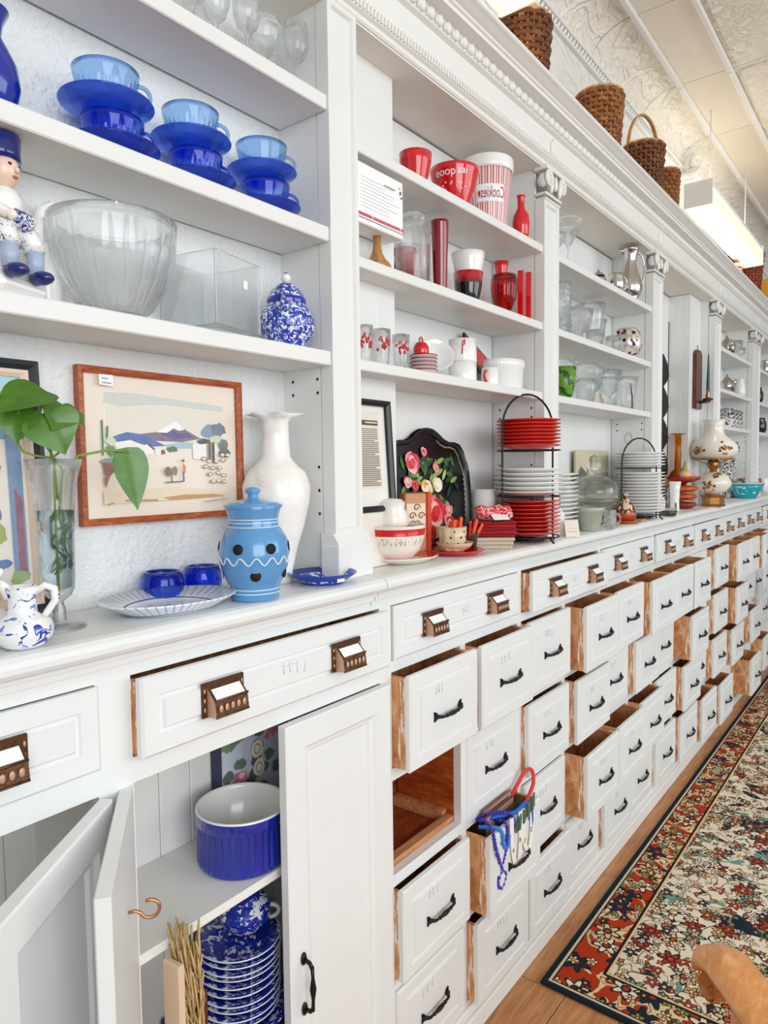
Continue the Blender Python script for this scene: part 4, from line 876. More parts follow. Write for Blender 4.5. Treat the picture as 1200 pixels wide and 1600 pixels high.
pot('fluted_dish','oval white fluted baking dish on the lower red shelf','dish',(1.795,.955,ZL),[(0,0),(.062,0),(.066,.005),(.070,.060),(.074,.064),(.074,.082)],WHITE_C,.003,120,None,lambda a,i,z:1+(.012*math.cos(40*a) if z>.004 else 0),sx=1.0,sy=.72)
# ---------------- counter below the red shelves
t=thing('framed_document','black framed printed document leaning at the left of the red bay','framed document',(1.085,.930,ZT)); t.rotation_euler=(math.radians(-3.5),0,0)
frame(t,0,.155,.118,.358,-.012,.004,.012,plain('black_document_frame','#131316',.35)); B().box(.008,.147,.001,.003,.126,.350).obj('mount',plain('pale_grey_mount','#dfe0dd',.7),t)
B().box(0,.155,-.010,.004,0,.117,0,.002).obj('easel_stand',plain('pale_stand','#e3ddd2',.7),t)
L=[('#e4d9c6',[(.2,.18),(.82,.18),(.82,.94),(.2,.94)]),('#191512',[(.2,.80),(.80,.80),(.80,.85),(.2,.85)])]
for k in range(30): L.append(('#5b4f45',line(.25,.765-.019*k,.78-(.1 if k%7==6 else 0),.765-.019*k,.0042)))
L+=[('#e8e2d6',line(.45,.825,.75,.825,.006))]
art(t,'document_sheet',.010,.145,.128,.348,0.0,L,'#e6e4de')
# tole tray with painted flowers
t=thing('tole_tray','black scalloped tole tray painted with roses leaning on the back wall','tray',(1.525,1.020,ZT)); t.rotation_euler=(math.radians(-5),0,0)
half=[(0,.316),(.025,.314),(.05,.304),(.075,.289),(.10,.281),(.130,.281),(.155,.275),(.172,.257),(.180,.236),(.190,.22),(.195,.196),(.196,.15),(.193,.10),(.186,.05),(.172,.022),(.14,.010),(.10,.006),(.05,.002),(0,0)]
outl=half+[(-x,z) for x,z in half[-2:0:-1]]
def inset(o,s_): return [(x*s_,.155+(z-.155)*s_) for x,z in o]
b=B(); n_=len(outl); o1=inset(outl,.955); o2=inset(outl,.90)
V=[(x,-.012,z) for x,z in outl]+[(x,-.016,z) for x,z in o1]+[(x,-.003,z) for x,z in o2]
b.add(V,[[i,(i+1)%n_,n_+(i+1)%n_,n_+i] for i in range(n_)]+[[n_+i,n_+(i+1)%n_,2*n_+(i+1)%n_,2*n_+i] for i in range(n_)],0,True); b.add([(x,-.003,z) for x,z in o2],[list(range(n_))]); b.add([(x,.0,z) for x,z in outl],[list(range(n_))])
b.obj('tray_body',plain('black_tole_lacquer','#0b0b0d',.28,0,.15),t)
GOLD=plain('gilt_scroll','#cdbb98',.4,.3); b=B()
for i in range(0,n_*3):
    k=i/3; i0=int(k)%n_; f=k-int(k); p0,p1=o2[i0],o2[(i0+1)%n_]; x=(p0[0]*(1-f)+p1[0]*f)*.99; z=.155+((p0[1]*(1-f)+p1[1]*f)-.155)*.985
    if x>.05: b.sphere((x*.985,-.0045,z),(.0022,.0012,.0030),6,4)
ob=b.obj('gilt_border',GOLD,t); ob['kind']='stuff'
def U(px,pz): return ((px+.18)/.36,(pz)/.31)
L=[]; q2=random.Random(11)
for k in range(120):
    x,z=q2.gauss(-.005,.062),q2.uniform(.03,.235); a=q2.uniform(0,PI); u0,v0=U(x,z); L.append((q2.choice(['#3f6b2c','#6d8f3a','#2c5436','#8fa85a','#22402a','#b7c07a']),[ (u0+.060*math.cos(a)*s1-.018*math.sin(a)*s2,v0+.060*math.sin(a)*s1+.022*math.cos(a)*s2) for s1,s2 in ((-1,0),(-.4,1),(.3,.9),(1,0),(.3,-.9),(-.4,-1))]))
def rose(x,z,r,cols,sd):
    for m in range(9):
        a=m*2.4; rr=r*.62*(1-m/12); u0,v0=U(x+rr*math.cos(a)*.6,z+rr*math.sin(a)*.6); L.append((cols[m%len(cols)],blob(u0,v0,r*(.78-.05*m)/.36,r*(.78-.05*m)/.31,sd+m,10,.18)))
rose(-.075,.225,.030,['#e0475a','#f08f98','#f6c3bd','#d12c3c'],1); rose(-.02,.252,.014,['#c92f4a','#f3b6b0'],20); rose(.030,.212,.014,['#f0a39a','#d86a50'],30)
rose(-.020,.158,.024,['#f1e2bb','#e9b96a','#d9822f','#f7f0d8'],40); rose(.030,.165,.022,['#f3ead0','#e7cf9c','#fbf6e6'],50); rose(-.060,.110,.032,['#f4ecd7','#e6dcc0','#fbf7ea','#d7cbae'],60)
rose(.012,.095,.044,['#e0303c','#f2727a','#f8b4ac','#c41e2c'],70); rose(.072,.062,.024,['#d3263a','#f39a9c','#f7c9c1'],80); rose(-.018,.040,.024,['#a81523','#d0303a','#7d0f1b'],90); rose(.075,.095,.018,['#f5b9b4','#e87d84'],100); rose(-.105,.175,.016,['#f0c5c0','#e07f88'],110); rose(-.075,.165,.016,['#b81f2c','#e35860'],120)
art(t,'painted_flowers',-.18,.18,0,.31,-.0030,L,None,.0008,.00003,True)
# bowls and plates in front
t=thing('banded_bowl','cream mixing bowl with a wide red band below the framed document','bowl',(1.228,.925,ZT+.009))
bp=[(0,0),(.036,0),(.038,.004),(.058,.022),(.067,.048),(.070,.078)]
n=N('red_banded_cream'); v=n.co(); z_=n.xyz(v)[2]; x_=n.xyz(v)[0]; k=n.math('MULTIPLY',n.gt(z_,.056),n.lt(z_,.071)); k2=n.math('MULTIPLY',n.gt(n.noise(n.co((300,300,60)),1,2),.55),n.math('MULTIPLY',n.gt(z_,.036),n.lt(z_,.052)))
BAND=n.out(n.mix(k,n.mix(k2,srgb('#efe6da'),srgb('#b9aea2')),srgb('#cf1a22')),.2); B().lathe(vessel(bp,.003),56).obj('body',BAND,t)
t=thing('cream_jug','small cream jug with red base sitting in the banded bowl','jug',(1.226,.930,ZT+.034)); t.scale=(1.2,1.2,1.05)
n=N('cream_red_foot'); v=n.co(); CRF=n.out(n.mix(n.lt(n.xyz(v)[2],.048),srgb('#f0eae0'),srgb('#c9161f')),.2)
B().lathe(vessel([(0,0),(.020,0),(.026,.03),(.031,.05),(.030,.07),(.024,.085),(.026,.098)],.002),36).obj('body',CRF,t); B().tube(ring_handle(.028,.045,.095,.020,.003,math.radians(145)),.0036,8).obj('handle',CREAM_C,t); B().lathe([(.024,.094),(.020,.103),(0,.106)],24).obj('lid',CREAM_C,t)
tag(B().lathe([(r,z) for r,z in plate_prof(.090,.014,.62)],56,mf=lambda i:1 if i in (5,) else 0,sy=.78).obj('oval_plate',[CREAM_C,RED],None,(1.262,.922,ZT)),'oval cream plate with red rim under the banded bowl','plate')
t=thing('recipe_tin','upright tin with embossed scrolls and a red side behind the cream jug','tin',(1.395,.985,ZT),math.radians(-28))
B().box(-.036,.022,-.018,.018,0,.150,0,.003).obj('body',plain('tan_tin','#c98e62',.4),t); B().box(.022,.036,-.019,.019,0,.152,0,.003).obj('red_side',plain('red_tin_side','#cf3a1c',.35),t)
b=B()
for k in range(5):
    cx_,cz_=-.018+.012*(k%3),.075+.020*(k//2); b.tube([(cx_+(.010-.0008*i)*math.cos(i*.7),-.0207,cz_+(.010-.0008*i)*math.sin(i*.7)) for i in range(11)],.0014,6)
b.box(-.034,.018,-.020,-.018,.05,.125,1,.001); b.obj('embossed_scroll',[plain('tin_scroll','#8f5c3c',.4),plain('pale_tin_panel','#ead8c0',.4)],t)
tag(B().lathe(plate_prof(.072,.011,.7),56).obj('red_plate',[RED],None,(1.448,.905,ZT)),'round red plate under the tan saucer on the counter','plate')
tag(B().lathe(vessel([(0,0),(.022,0),(.024,.003),(.040,.012),(.046,.024)],.003),44).obj('tan_saucer',plain('tan_glaze','#cfb08a',.3),None,(1.446,.905,ZT+.0055)),'deep tan saucer holding the star cup on the red plate','saucer')
t=thing('star_cup','tan cup with pierced dots holding orange handled tools','cup',(1.438,.905,ZT+.0092))
B().lathe(vessel([(0,0),(.028,0),(.031,.006),(.0325,.034),(.034,.058)],.003),60,fl=lambda a,i,z:1+.04*math.cos(8*a)).obj('body',plain('ivory_tan_glaze','#dcc6a4',.3),t)
b=B()
for k in range(9):
    a=math.radians(-170+k*15); z=.020+.014*(k%3); b.sphere((.0335*math.cos(a),.0335*math.sin(a),z),.0024,6,5)
b.obj('pierced_dots',HOLE,t)
for k,(dx,dy,h,tl) in enumerate(((-.012,-.004,.072,.15),(.006,-.010,.078,.35),(.016,.006,.070,-.2),(-.002,.012,.068,.3))):
    t=tag(B().box(-.0065,.0065,-.0045,.0045,0,h,0,.003).obj('orange_tool',ORANGE,None,(1.438+dx,.905+dy,ZT+.014)),('leftmost orange handle in the star cup','tallest orange handle at the front of the star cup','rightmost orange handle in the star cup','orange handle at the back of the star cup')[k],'tool handle','orange handles'); t.rotation_euler=(.1,tl*.4,.4)
t=tag(B().lathe(vessel([(0,0),(.016,0),(.019,.03),(.020,.034)],.002),28).obj('dark_cup',plain('dark_olive_glaze','#3a3a2c',.3),None,(1.522,.905,ZT+.012)),'small dark olive cup behind the star cup','cup')
for k,(dx,rz) in enumerate(((-.012,.3),(.004,-.3),(.016,.1))):
    o=tag(B().box(-.005,.005,-.003,.003,0,.062,0,.002).obj('orange_peeler',ORANGE if k else RED,None,(1.522+dx*.7,.905,ZT+.020)),('red handle leaning left in the dark cup','orange handle in the middle of the dark cup','orange handle leaning right in the dark cup')[k],'tool handle','orange handles'); o.rotation_euler=(.15,.55*(k-1)+.2,rz)
# coasters and napkins
STONE=N('travertine'); v=STONE.co(); STONE.bump(STONE.noise(v,180,4,.7),.6,.002); STONE=STONE.out(STONE.mix(STONE.noise(v,120,4,.7),srgb('#dccfbd'),srgb('#b7a48f')),.7)
cm=B().box(-.052,.052,-.052,.052,0,.0092,0,.0015).mesh('stone_coaster',STONE)
for k in range(3): mo=tag(mobj('stone_coaster',cm,None,(1.627+.003*k,.905,ZT+.0098*k),.55+.05*k),'rough cream stone coaster, %s of the stack under the napkins'%('lowest','middle','top')[k],'coaster','stone coasters')
NP=plain('red_napkin_cloth','#c5202a',.85); NP2=plain('dark_red_napkin_cloth','#8e1620',.85)
nm=B().box(-.056,.056,-.056,.056,0,.0075,0,.003).mesh('napkin',NP); nm2=B().box(-.056,.056,-.056,.056,0,.0075,0,.003).mesh('napkin',NP2)
for k in range(5): tag(mobj('napkin',nm if k%2 else nm2,None,(1.640+.004*(k%2),.905,ZT+.0302+.0080*k),.5+.06*(k%3)),'folded red cloth napkin, %s in the pile on the coasters'%('lowest','second','third','fourth','top')[k],'napkin','folded red napkins')
t=thing('rolled_bandana','rolled red patterned bandana with a white tag on the napkin pile','bandana',(1.625,.895,ZT+.0715),-.85)
n=N('red_bandana'); v=n.co(); n.bump(n.noise(v,90,2),.5,.003); BAN=n.out(n.mix(n.lt(n.math('ABSOLUTE',n.math('SUBTRACT',n.noise(v,60,2,.5,2.0),.5)),.035),srgb('#d3202a'),srgb('#f1dcd4')),.85)
B().tube([(-.046+.0115*i,0,.019+.002*math.sin(i*1.7)) for i in range(9)],[.017,.020,.018,.0205,.0185,.021,.019,.0195,.016],14).obj('cloth_roll',BAN,t); B().box(-.022,.022,-.014,.014,0,.0006).obj('price_tag',CARD,t,(.010,-.030,.010)).rotation_euler=(.5,0,.2)
mug('white_mug','tall plain white mug behind the rolled bandana',(1.745,.992,ZT),.034,.148,WHITE_C,math.radians(-35))
# ================================================================ PLATE RACKS
def plate_rack(name,label,loc,r,tiers,top,dirv):
    t=thing(name,label,'plate rack',loc); d=Vector((dirv[0],dirv[1],0)).normalized()*(r+.004); b=B(); pts=[]
    for i in range(17):
        a=PI*i/16; pts.append((-d*math.cos(a)) + Vector((0,0,top-.095+.095*math.sin(a))))
    b.tube([-d*1.05+Vector((0,0,0)),-d+Vector((0,0,.02))]+pts+[d+Vector((0,0,.02)),d*1.05+Vector((0,0,0))],.0030,8); b.obj('arched_frame',BLACK_IRON,t)
    for z in tiers:
        B().tube([(r*.96*math.cos(2*PI*k/32),r*.96*math.sin(2*PI*k/32),z) for k in range(32)],.0022,6,0,True).tube([-d+Vector((0,0,z)),d+Vector((0,0,z))],.002,6).obj('tier_ring',BLACK_IRON,t)
    nrm=Vector((-d.y,d.x,0)).normalized()
    B().tube([(r*.5*math.cos(2*PI*k/28),r*.5*math.sin(2*PI*k/28),.006) for k in range(28)],.0025,6,0,True).tube([-d*1.02+Vector((0,0,.006)),d*1.02+Vector((0,0,.006))],.0025,6).obj('base_ring',BLACK_IRON,t)
    for s_ in (-1,1): B().tube([nrm*s_*r*.96+Vector((0,0,tiers[0])),nrm*s_*r*1.0+Vector((0,0,.012)),nrm*s_*r*1.12+Vector((0,0,.003))],.003,8).obj('foot',BLACK_IRON,t)
    return t
plate_rack('plate_rack','black wire three tier rack of red and white plates on the counter',(1.80,.882,ZT),.090,[.016,.128,.256],.412,(.93,-.36))
def pmesh(r,mat,h=.012): return B().lathe(plate_prof(r,h,.58),48).mesh('dinner_plate',mat)
REDP=plain('orange_red_glaze','#cf2c22',.18,0,.5); pr_=pmesh(.090,REDP); pw_=pmesh(.097,WHITE_C)
for k in range(9): tag(mobj('dinner_plate',pr_,None,(1.80,.882,ZT+.0185+.0108*k)),'red dinner plate, %s from below in the bottom tier of the front rack'%NTH[k],'plate','red plates in the bottom tier of the front rack')
for k in range(6): tag(mobj('dinner_plate',pw_,None,(1.80,.882,ZT+.1305+.0125*k)),'white dinner plate, %s from below in the middle tier of the front rack'%NTH[k],'plate','white plates in the middle tier of the front rack')
for k in range(8): tag(mobj('dinner_plate',pr_,None,(1.80,.882,ZT+.2585+.0098*k)),'red dinner plate, %s from below in the top tier of the front rack'%NTH[k],'plate','red plates in the top tier of the front rack')
pws=pmesh(.088,WHITE_C)
for k in range(14): tag(mobj('dinner_plate',pws,None,(2.108+.003*math.sin(k*2.1),.954,ZT+.0135*k)),'white dinner plate, %s from below in the stack right of the front rack'%NTH[k],'plate','white plates stacked behind the front rack')
# ================================================================ OPEN DRAWER WITH LANYARDS
DX=COL0+PIT; DY=.802; DZ=.520
def cord(name,label,pts,r,mat,beads=False,group='lanyards in the open drawer'):
    P_=[Vector(p) for p in pts]; S=[]
    for i in range(len(P_)-1):
        p0=P_[max(i-1,0)];p1=P_[i];p2=P_[i+1];p3=P_[min(i+2,len(P_)-1)]
        for k in range(6):
            u=k/6; S.append(.5*((2*p1)+(p2-p0)*u+(2*p0-5*p1+4*p2-p3)*u*u+(3*p1-p0-3*p2+p3)*u**3))
    S.append(P_[-1]); b=B()
    if beads:
        d=0
        for a,c in zip(S,S[1:]):
            d+=(c-a).length
            if d>r*1.6: b.sphere(c,r,6,5); d=0
        b.tube(S,r*.5,5)
    else: b.tube(S,r,6)
    return tag(b.obj(name,mat,None),label,'lanyard',group)
PUR=plain('purple_bead','#3a2fae',.3); BLU=plain('blue_cord','#1e5fd0',.6); LBL=plain('sky_blue_cord','#2f86d8',.6); REDS=plain('red_strap','#e23a30',.5); WHS=plain('white_strap','#f1ede2',.7)
Y0=DY-.006
cord('lanyard','purple beaded lanyard looped over the drawer corner',[(DX+.05,DY+.05,DZ),(DX+.02,DY+.02,DZ+.028),(DX+.005,Y0-.004,DZ+.02),(DX+.012,Y0-.012,DZ-.03),(DX+.035,Y0-.008,DZ-.07),(DX+.045,Y0-.006,DZ-.10),(DX+.030,Y0-.006,DZ-.125),(DX+.050,Y0-.006,DZ-.145),(DX+.070,Y0-.006,DZ-.12),(DX+.050,Y0-.006,DZ-.095),(DX+.070,Y0-.008,DZ-.05),(DX+.075,Y0-.006,DZ+.005),(DX+.085,DY+.03,DZ)],.0050,PUR,True)
cord('lanyard','purple beaded lanyard crossing the top of the drawer contents',[(DX+.04,DY+.07,DZ),(DX+.07,DY+.03,DZ+.022),(DX+.10,Y0,DZ+.02),(DX+.115,Y0-.006,DZ-.01),(DX+.105,Y0-.006,DZ-.035),(DX+.085,Y0-.006,DZ-.045),(DX+.07,Y0-.005,DZ-.02)],.0050,PUR,True)
cord('lanyard','blue cord lanyard draped along the drawer front',[(DX+.06,DY+.05,DZ),(DX+.08,DY+.02,DZ+.012),(DX+.13,Y0,DZ+.010),(DX+.18,Y0-.006,DZ+.016),(DX+.205,Y0-.008,DZ-.008),(DX+.208,Y0-.008,DZ-.055)],.0056,BLU)
cord('lanyard','sky blue cord lanyard looping down the drawer front',[(DX+.03,DY+.04,DZ),(DX+.045,Y0-.004,DZ+.004),(DX+.055,Y0-.008,DZ-.04),(DX+.075,Y0-.008,DZ-.052),(DX+.09,Y0-.006,DZ-.03),(DX+.12,Y0-.004,DZ+.002)],.0052,LBL)
cord('strap','red strap loop sticking up from the drawer',[(DX+.20,DY+.05,DZ-.01),(DX+.225,DY+.04,DZ+.025),(DX+.262,DY+.03,DZ+.060),(DX+.282,DY+.02,DZ+.058),(DX+.275,DY+.012,DZ+.030),(DX+.245,DY+.010,DZ+.006),(DX+.22,DY+.012,DZ-.006)],.0052,REDS)
for k,(x0_,wd,dp,lab) in enumerate(((.118,.048,.130,'left white strap loop with dark letters hanging on the drawer front'),(.180,.052,.118,'right white strap loop with dark letters hanging on the drawer front'))):
    t=thing('strap_loop',lab,'strap',(DX+x0_,Y0-.004,DZ),0,'white straps on the drawer front'); b=B(); P_=[]
    for i in range(21):
        a=PI*i/20; P_.append((-wd/2*math.cos(a),-.004-.003*math.sin(a),.012-dp*math.sin(a)**.8))
    V=[];F=[]
    for i,p in enumerate(P_):
        for dx,dy in ((-.0075,0),(.0075,-.003)): V.append((p[0]+dx,p[1]+dy,p[2])); 
    for i in range(20): F.append([2*i,2*i+1,2*i+3,2*i+2])
    n_=len(V); V+= [(x,y-.0012,z) for x,y,z in V]; F+=[[n_+a_ for a_ in f][::-1] for f in F]; b.add(V,F,0,True); b.obj('webbing',WHS,t)
    for m in range(2):
        V_,F_=text_data(('8','K','Z','3')[k*2+m],.016); B().add([(x-wd*.36*(1 if m else -1),-.0095,z-.060-.012*m) for x,z,_ in V_],F_).obj('letter',HOLE,t)
for k,(x0_,yy,h,c_,lab) in enumerate(((.045,.030,.020,'#5a3a34','brown photo card standing in the lanyard drawer'),(.06,.045,.026,'#8a5a4a','reddish framed card at the back of the lanyard drawer'),(.085,.016,.006,'#1f3a24','dark green tag bundle at the front of the lanyard drawer'))):
    t=thing('card',lab,'card',(DX+x0_,DY+yy,DZ-.06),0,'cards filed in the lanyard drawer'); B().box(0,.15,0,.004,0,.06+h,0,.001).obj('sheet',plain('card_%d'%k,c_,.5),t); B().box(.004,.146,-.0008,0,.03,.056+h).obj('print',plain('cardprint_%d'%k,('#b98d7c','#c9a08a','#2f5a3a')[k],.5),t)
GT=plain('green_foil','#4d6a4c',.5)
t=thing('ticket_strip','strip of grey-green folded tickets spilling over the drawer front','tickets',(DX+.115,Y0-.006,DZ))
b=B()
for k in range(9): 
    b.box(.012*k,.012*k+.011,-.006-.003*(k%2),-.004,-.026+.004*k*.9-.010,-.004+.0045*k,0,.001)
b.obj('strip',GT,t)
# ================================================================ GLASSWARE BAY
def g(name,label,x,y,z,prof,mat=None,t=.0018,fl=None,seg=40,group='crystal on the glassware shelves'): return pot(name,label,'glass',(x,y,z),prof,mat or CLEAR,t,seg,group,fl)
rib=lambda k,am=.02:(lambda a,i,z:1+am*abs(math.cos(k*a)))
g('martini_glass','wide clear martini glass beside the pilaster on the top glassware shelf',2.268,.965,ZU,[(0,0),(.030,0),(.030,.002),(.005,.008),(.0035,.02),(.0035,.09),(.010,.10),(.054,.172),(.055,.178)],t=.0014)
g('compote','low clear compote glass behind the martini glass',2.18,.985,ZU,[(0,0),(.028,0),(.006,.008),(.005,.05),(.012,.06),(.04,.09),(.048,.115)])
t=thing('silver_pitcher','tall polished silver pitcher with curved handle on the top glassware shelf','pitcher',(2.790,.935,ZU)); pp=[(0,0),(.032,0),(.034,.004),(.030,.010),(.040,.022),(.048,.045),(.045,.075),(.033,.110),(.024,.145),(.026,.170),(.034,.195),(.038,.202)]
B().lathe(vessel(pp,.0015),48).obj('body',CHROME,t); B().tube(ring_handle(.030,.06,.195,.036,.004,math.radians(-38)),.0038,10).obj('handle',CHROME,t); B().tube([(-.020,.016,.185),(-.036,.030,.204)],[.010,.004],10).obj('spout',CHROME,t)
t=thing('silver_creamer','squat silver creamer left of the silver pitcher','creamer',(2.640,.935,ZU)); B().lathe(vessel([(0,0),(.018,0),(.020,.006),(.030,.022),(.032,.045),(.027,.066),(.029,.076)],.0015),36).obj('body',CHROME,t); B().tube(ring_handle(.029,.02,.066,.016,.003,math.radians(-40)),.003,8).obj('handle',CHROME,t)
t=thing('silver_sugar_bowl','low silver sugar bowl behind the silver creamer','bowl',(2.565,.975,ZU)); B().lathe(vessel([(0,0),(.016,0),(.030,.02),(.030,.045),(.024,.058)],.0015),36).obj('body',CHROME,t); B().lathe([(.026,.058),(.016,.070),(.005,.074),(.006,.082),(0,.085)],28).obj('lid',CHROME,t)
# second shelf
t=thing('bubble_vase','tall bobbled clear glass vase beside the pilaster on the middle glassware shelf','vase',(2.175,.940,ZM)); B().lathe(vessel([(0,0),(.022,0),(.022,.15),(.024,.175)],.002),32).obj('body',CLEAR,t)
bm_=B().sphere((0,0,0),.0042,8,6).mesh('bobble',CLEAR)
for i in range(8):
    for k in range(9):
        a=-PI+.25+k*.32+(i%2)*.16; mobj('bobble',bm_,t,(.0235*math.cos(a),.0235*math.sin(a),.015+.019*i))
bowlp=[(0,0),(.026,0),(.028,.006),(.012,.014),(.012,.03),(.034,.052),(.046,.090),(.050,.115)]
g('footed_bowl','footed crystal bowl second from the pilaster on the middle glassware shelf',2.335,.955,ZM,bowlp,fl=rib(8)); g('crystal_goblet','crystal goblet behind the footed bowl',2.27,1.0,ZM,[(0,0),(.03,0),(.006,.01),(.005,.07),(.03,.09),(.036,.13),(.034,.16)])
g('large_crystal_vase','wide crystal vase with flared rim in the middle of the middle glassware shelf',2.520,.985,ZM,[(0,0),(.034,0),(.036,.01),(.040,.08),(.046,.13),(.054,.172)],fl=rib(10,.03)); g('crystal_cup','low crystal cup in front of the flared crystal vase',2.42,.93,ZM,[(0,0),(.022,0),(.03,.02),(.034,.055)],fl=rib(8))
g('small_crystal_dish','small crystal dish beside the speckled globe vase',2.575,.920,ZM,[(0,0),(.020,0),(.022,.005),(.026,.03),(.028,.055)],fl=rib(6,.05)); g('thin_goblet','thin clear goblet at the back right of the middle glassware shelf',2.66,1.005,ZM,[(0,0),(.026,0),(.004,.008),(.004,.08),(.02,.1),(.03,.14)])
n=N('silvered_mosaic'); v=n.co(); vo=n.new('ShaderNodeTexVoronoi',{'Vector':v,'Scale':75.0}).outputs; MOS=n.out(n.ramp(n.xyz(vo[1])[0],[(0,srgb('#efe9e4')),(.5,srgb('#cfc0b8')),(.7,srgb('#3b2a28')),(.85,srgb('#f6f2ee')),(.95,srgb('#8c3030'))],'CONSTANT'),.12,.5)
pot('mosaic_vase','round mirrored mosaic globe vase at the end of the middle glassware shelf','vase',(2.775,.940,ZM),[(0,0),(.030,0),(.048,.018),(.060,.045),(.060,.070),(.048,.100),(.036,.115)],MOS,.003)
# third shelf
n=N('watermelon_green'); v=n.co(); x_,y_,z_=n.xyz(v); a_=n.math('ADD',n.math('MULTIPLY',n.math('ARCTAN2',y_,x_),4.0),n.math('MULTIPLY',n.noise(v,60,2),7.0)); WM=n.out(n.mix(n.gt(n.math('SINE',n.math('ADD',a_,n.math('MULTIPLY',z_,120.0))),.45),srgb('#5f9429'),srgb('#214d17')),.25)
pot('watermelon_cup','green watermelon patterned cup beside the pilaster','cup',(2.138,.925,ZL),[(0,0),(.024,0),(.030,.01),(.036,.05),(.041,.098)],WM,.003)
for k,(x,y,lab,pf) in enumerate(((2.270,.985,'tall crystal goblet behind the watermelon cup',[(0,0),(.03,0),(.006,.01),(.005,.06),(.03,.085),(.04,.12),(.042,.145)]),(2.375,.945,'crystal punch cup right of the watermelon cup',[(0,0),(.024,0),(.03,.02),(.036,.06),(.038,.085)]),(2.480,.985,'large crystal bowl in the middle of the lower glassware shelf',[(0,0),(.03,0),(.014,.012),(.014,.03),(.05,.065),(.06,.12),(.062,.15)]),(2.585,.940,'crystal sherbet glass before the large crystal bowl',[(0,0),(.026,0),(.006,.01),(.006,.04),(.03,.06),(.036,.09),(.038,.11)]),(2.690,.980,'crystal vase right of the large crystal bowl',[(0,0),(.03,0),(.032,.05),(.04,.1),(.052,.15)]),(2.775,.935,'clear tumbler at the end of the lower glassware shelf',[(0,0),(.026,0),(.028,.04),(.036,.10),(.044,.128)]))): g('crystal_glass',lab,x,y,ZL,pf,fl=rib(6+k,.03))
t=tag(B().box(-.022,.022,-.002,.002,-.012,.012,0,.004).obj('amber_spoon_rest',plain('amber_wood','#d19a5a',.4),None,(2.43,.905,ZL+.014)),'small amber wooden tag leaning among the crystal','tag'); t.rotation_euler=(math.radians(-20),math.radians(35),0)
t=tag(B().tube([(0,0,0),(.01,.004,.05),(.002,.008,.10)],[.002,.003,.0015],8).obj('cinnamon_stick',plain('dark_brown_stick','#5a3326',.6),None,(2.735,.902,ZL)),'thin dark brown stick standing among the crystal glasses','stick')
# counter below the glassware
t=thing('small_print','small unframed olive landscape print propped against the wall','print',(2.49,1.030,ZT+.105)); B().box(0,.345,0,.006,0,.165,0,.001).obj('board',plain('olive_board','#b6ab8a',.8),t)
art(t,'artwork',.002,.343,.002,.163,-.0004,[('#c6bb98',[(0,.4),(1,.5),(1,1),(0,1)]),('#3c4234',blob(.15,.3,.2,.3,1)),('#5b5f49',blob(.3,.15,.3,.2,2)),('#2f352c',line(.30,.2,.33,.6,.01)),('#2f352c',line(.38,.2,.36,.55,.01))],'#a89f82')
B().box(.02,.325,-.02,.008,-.105,0,0,.002).obj('easel',plain('dark_easel','#1f2224',.5),t)
t=thing('covered_glass_dish','round clear glass covered dish with faceted knob on a foot','covered dish',(2.45,.942,ZT))
B().lathe(vessel([(0,0),(.046,0),(.044,.004),(.014,.012),(.012,.035),(.03,.045),(.062,.056),(.078,.078),(.084,.098)],.003),56,fl=rib(12,.02)).obj('footed_base',CLEAR,t)
ld=B().lathe([(.084,.098),(.086,.118),(.078,.150),(.050,.172),(.012,.180),(.012,.178),(.048,.169),(.075,.148),(.083,.118),(.081,.098)],56,close=True).obj('dome_lid',CLEAR,t); B().lathe([(0,.178),(.008,.180),(.008,.190),(.022,.205),(.024,.220),(.014,.245),(.0,.252)],10,sm=False).obj('knob',CLEAR,ld)
n=N('galvanised_grey'); v=n.co(); GAL=n.out(n.mix(n.noise(v,40,4),srgb('#9aa093'),srgb('#c3c4b6')),.55,.2)
pot('grey_pot','grey-green tapered crock at the front counter edge','pot',(2.212,.866,ZT),[(0,0),(.031,0),(.033,.003),(.045,.062),(.048,.064),(.0488,.075),(.047,.077)],GAL,.003)
mug('glass_mug','small clear glass mug right of the grey crock',(2.345,.845,ZT),.021,.060,CLEAR,math.radians(-50))
t=thing('tent_card','small cream folded tent card beside the plate rack foot','card',(1.995,.838,ZT),math.radians(-40)); t.scale=(.8,.8,.8); b=B(); b.prism([(-.020,0),(-.002,.062),(0,.062),(-.018,0)],-.028,.028,'x').obj('front_leaf',plain('cream_card','#ece2cf',.8),t); B().prism([(.020,0),(.002,.062),(0,.062),(.018,0)],-.028,.028,'x').obj('back_leaf',plain('cream_card_back','#e4d9c4',.8),t)
for k in range(4): B().box(-.020,.018-.006*(k%2),-.0145+.0037*k-.0006,-.0145+.0037*k+.0004,.018+.011*k,.0195+.011*k).obj('handwriting',plain('card_ink','#9a8a76',.8),t)
TERRA=plain('terracotta_glaze','#b5451c',.3,0,.3)
n=N('painted_tagine'); v=n.co(); z_=n.xyz(v)[2]; TAG=n.out(n.mix(n.gt(n.noise(n.co((1,1,.6)),70,2,.4,1),.52),srgb('#5a2f20'),srgb('#e3c9a4')),.25)
t=thing('tagine','small painted tagine pot on a terracotta saucer','tagine',(2.565,.866,ZT)); B().lathe([(0,0),(.046,.002),(.050,.008),(.04,.010),(0,.011)],44).obj('saucer',TERRA,t); B().lathe([(0,.010),(.026,.010),(.036,.020),(.038,.034),(.036,.040)],40).obj('base',TERRA,t)
B().lathe([(.037,.040),(.033,.055),(.020,.075),(.011,.092),(.009,.097),(.012,.104),(.008,.110),(0,.112)],40).obj('cone_lid',TAG,t)
plate_rack('plate_rack','black wire two tier rack of white plates before the open bay',(2.80,.893,ZT),.098,[.022,.200],.318,(.93,-.36))
pm2=pmesh(.097,WHITE_C)
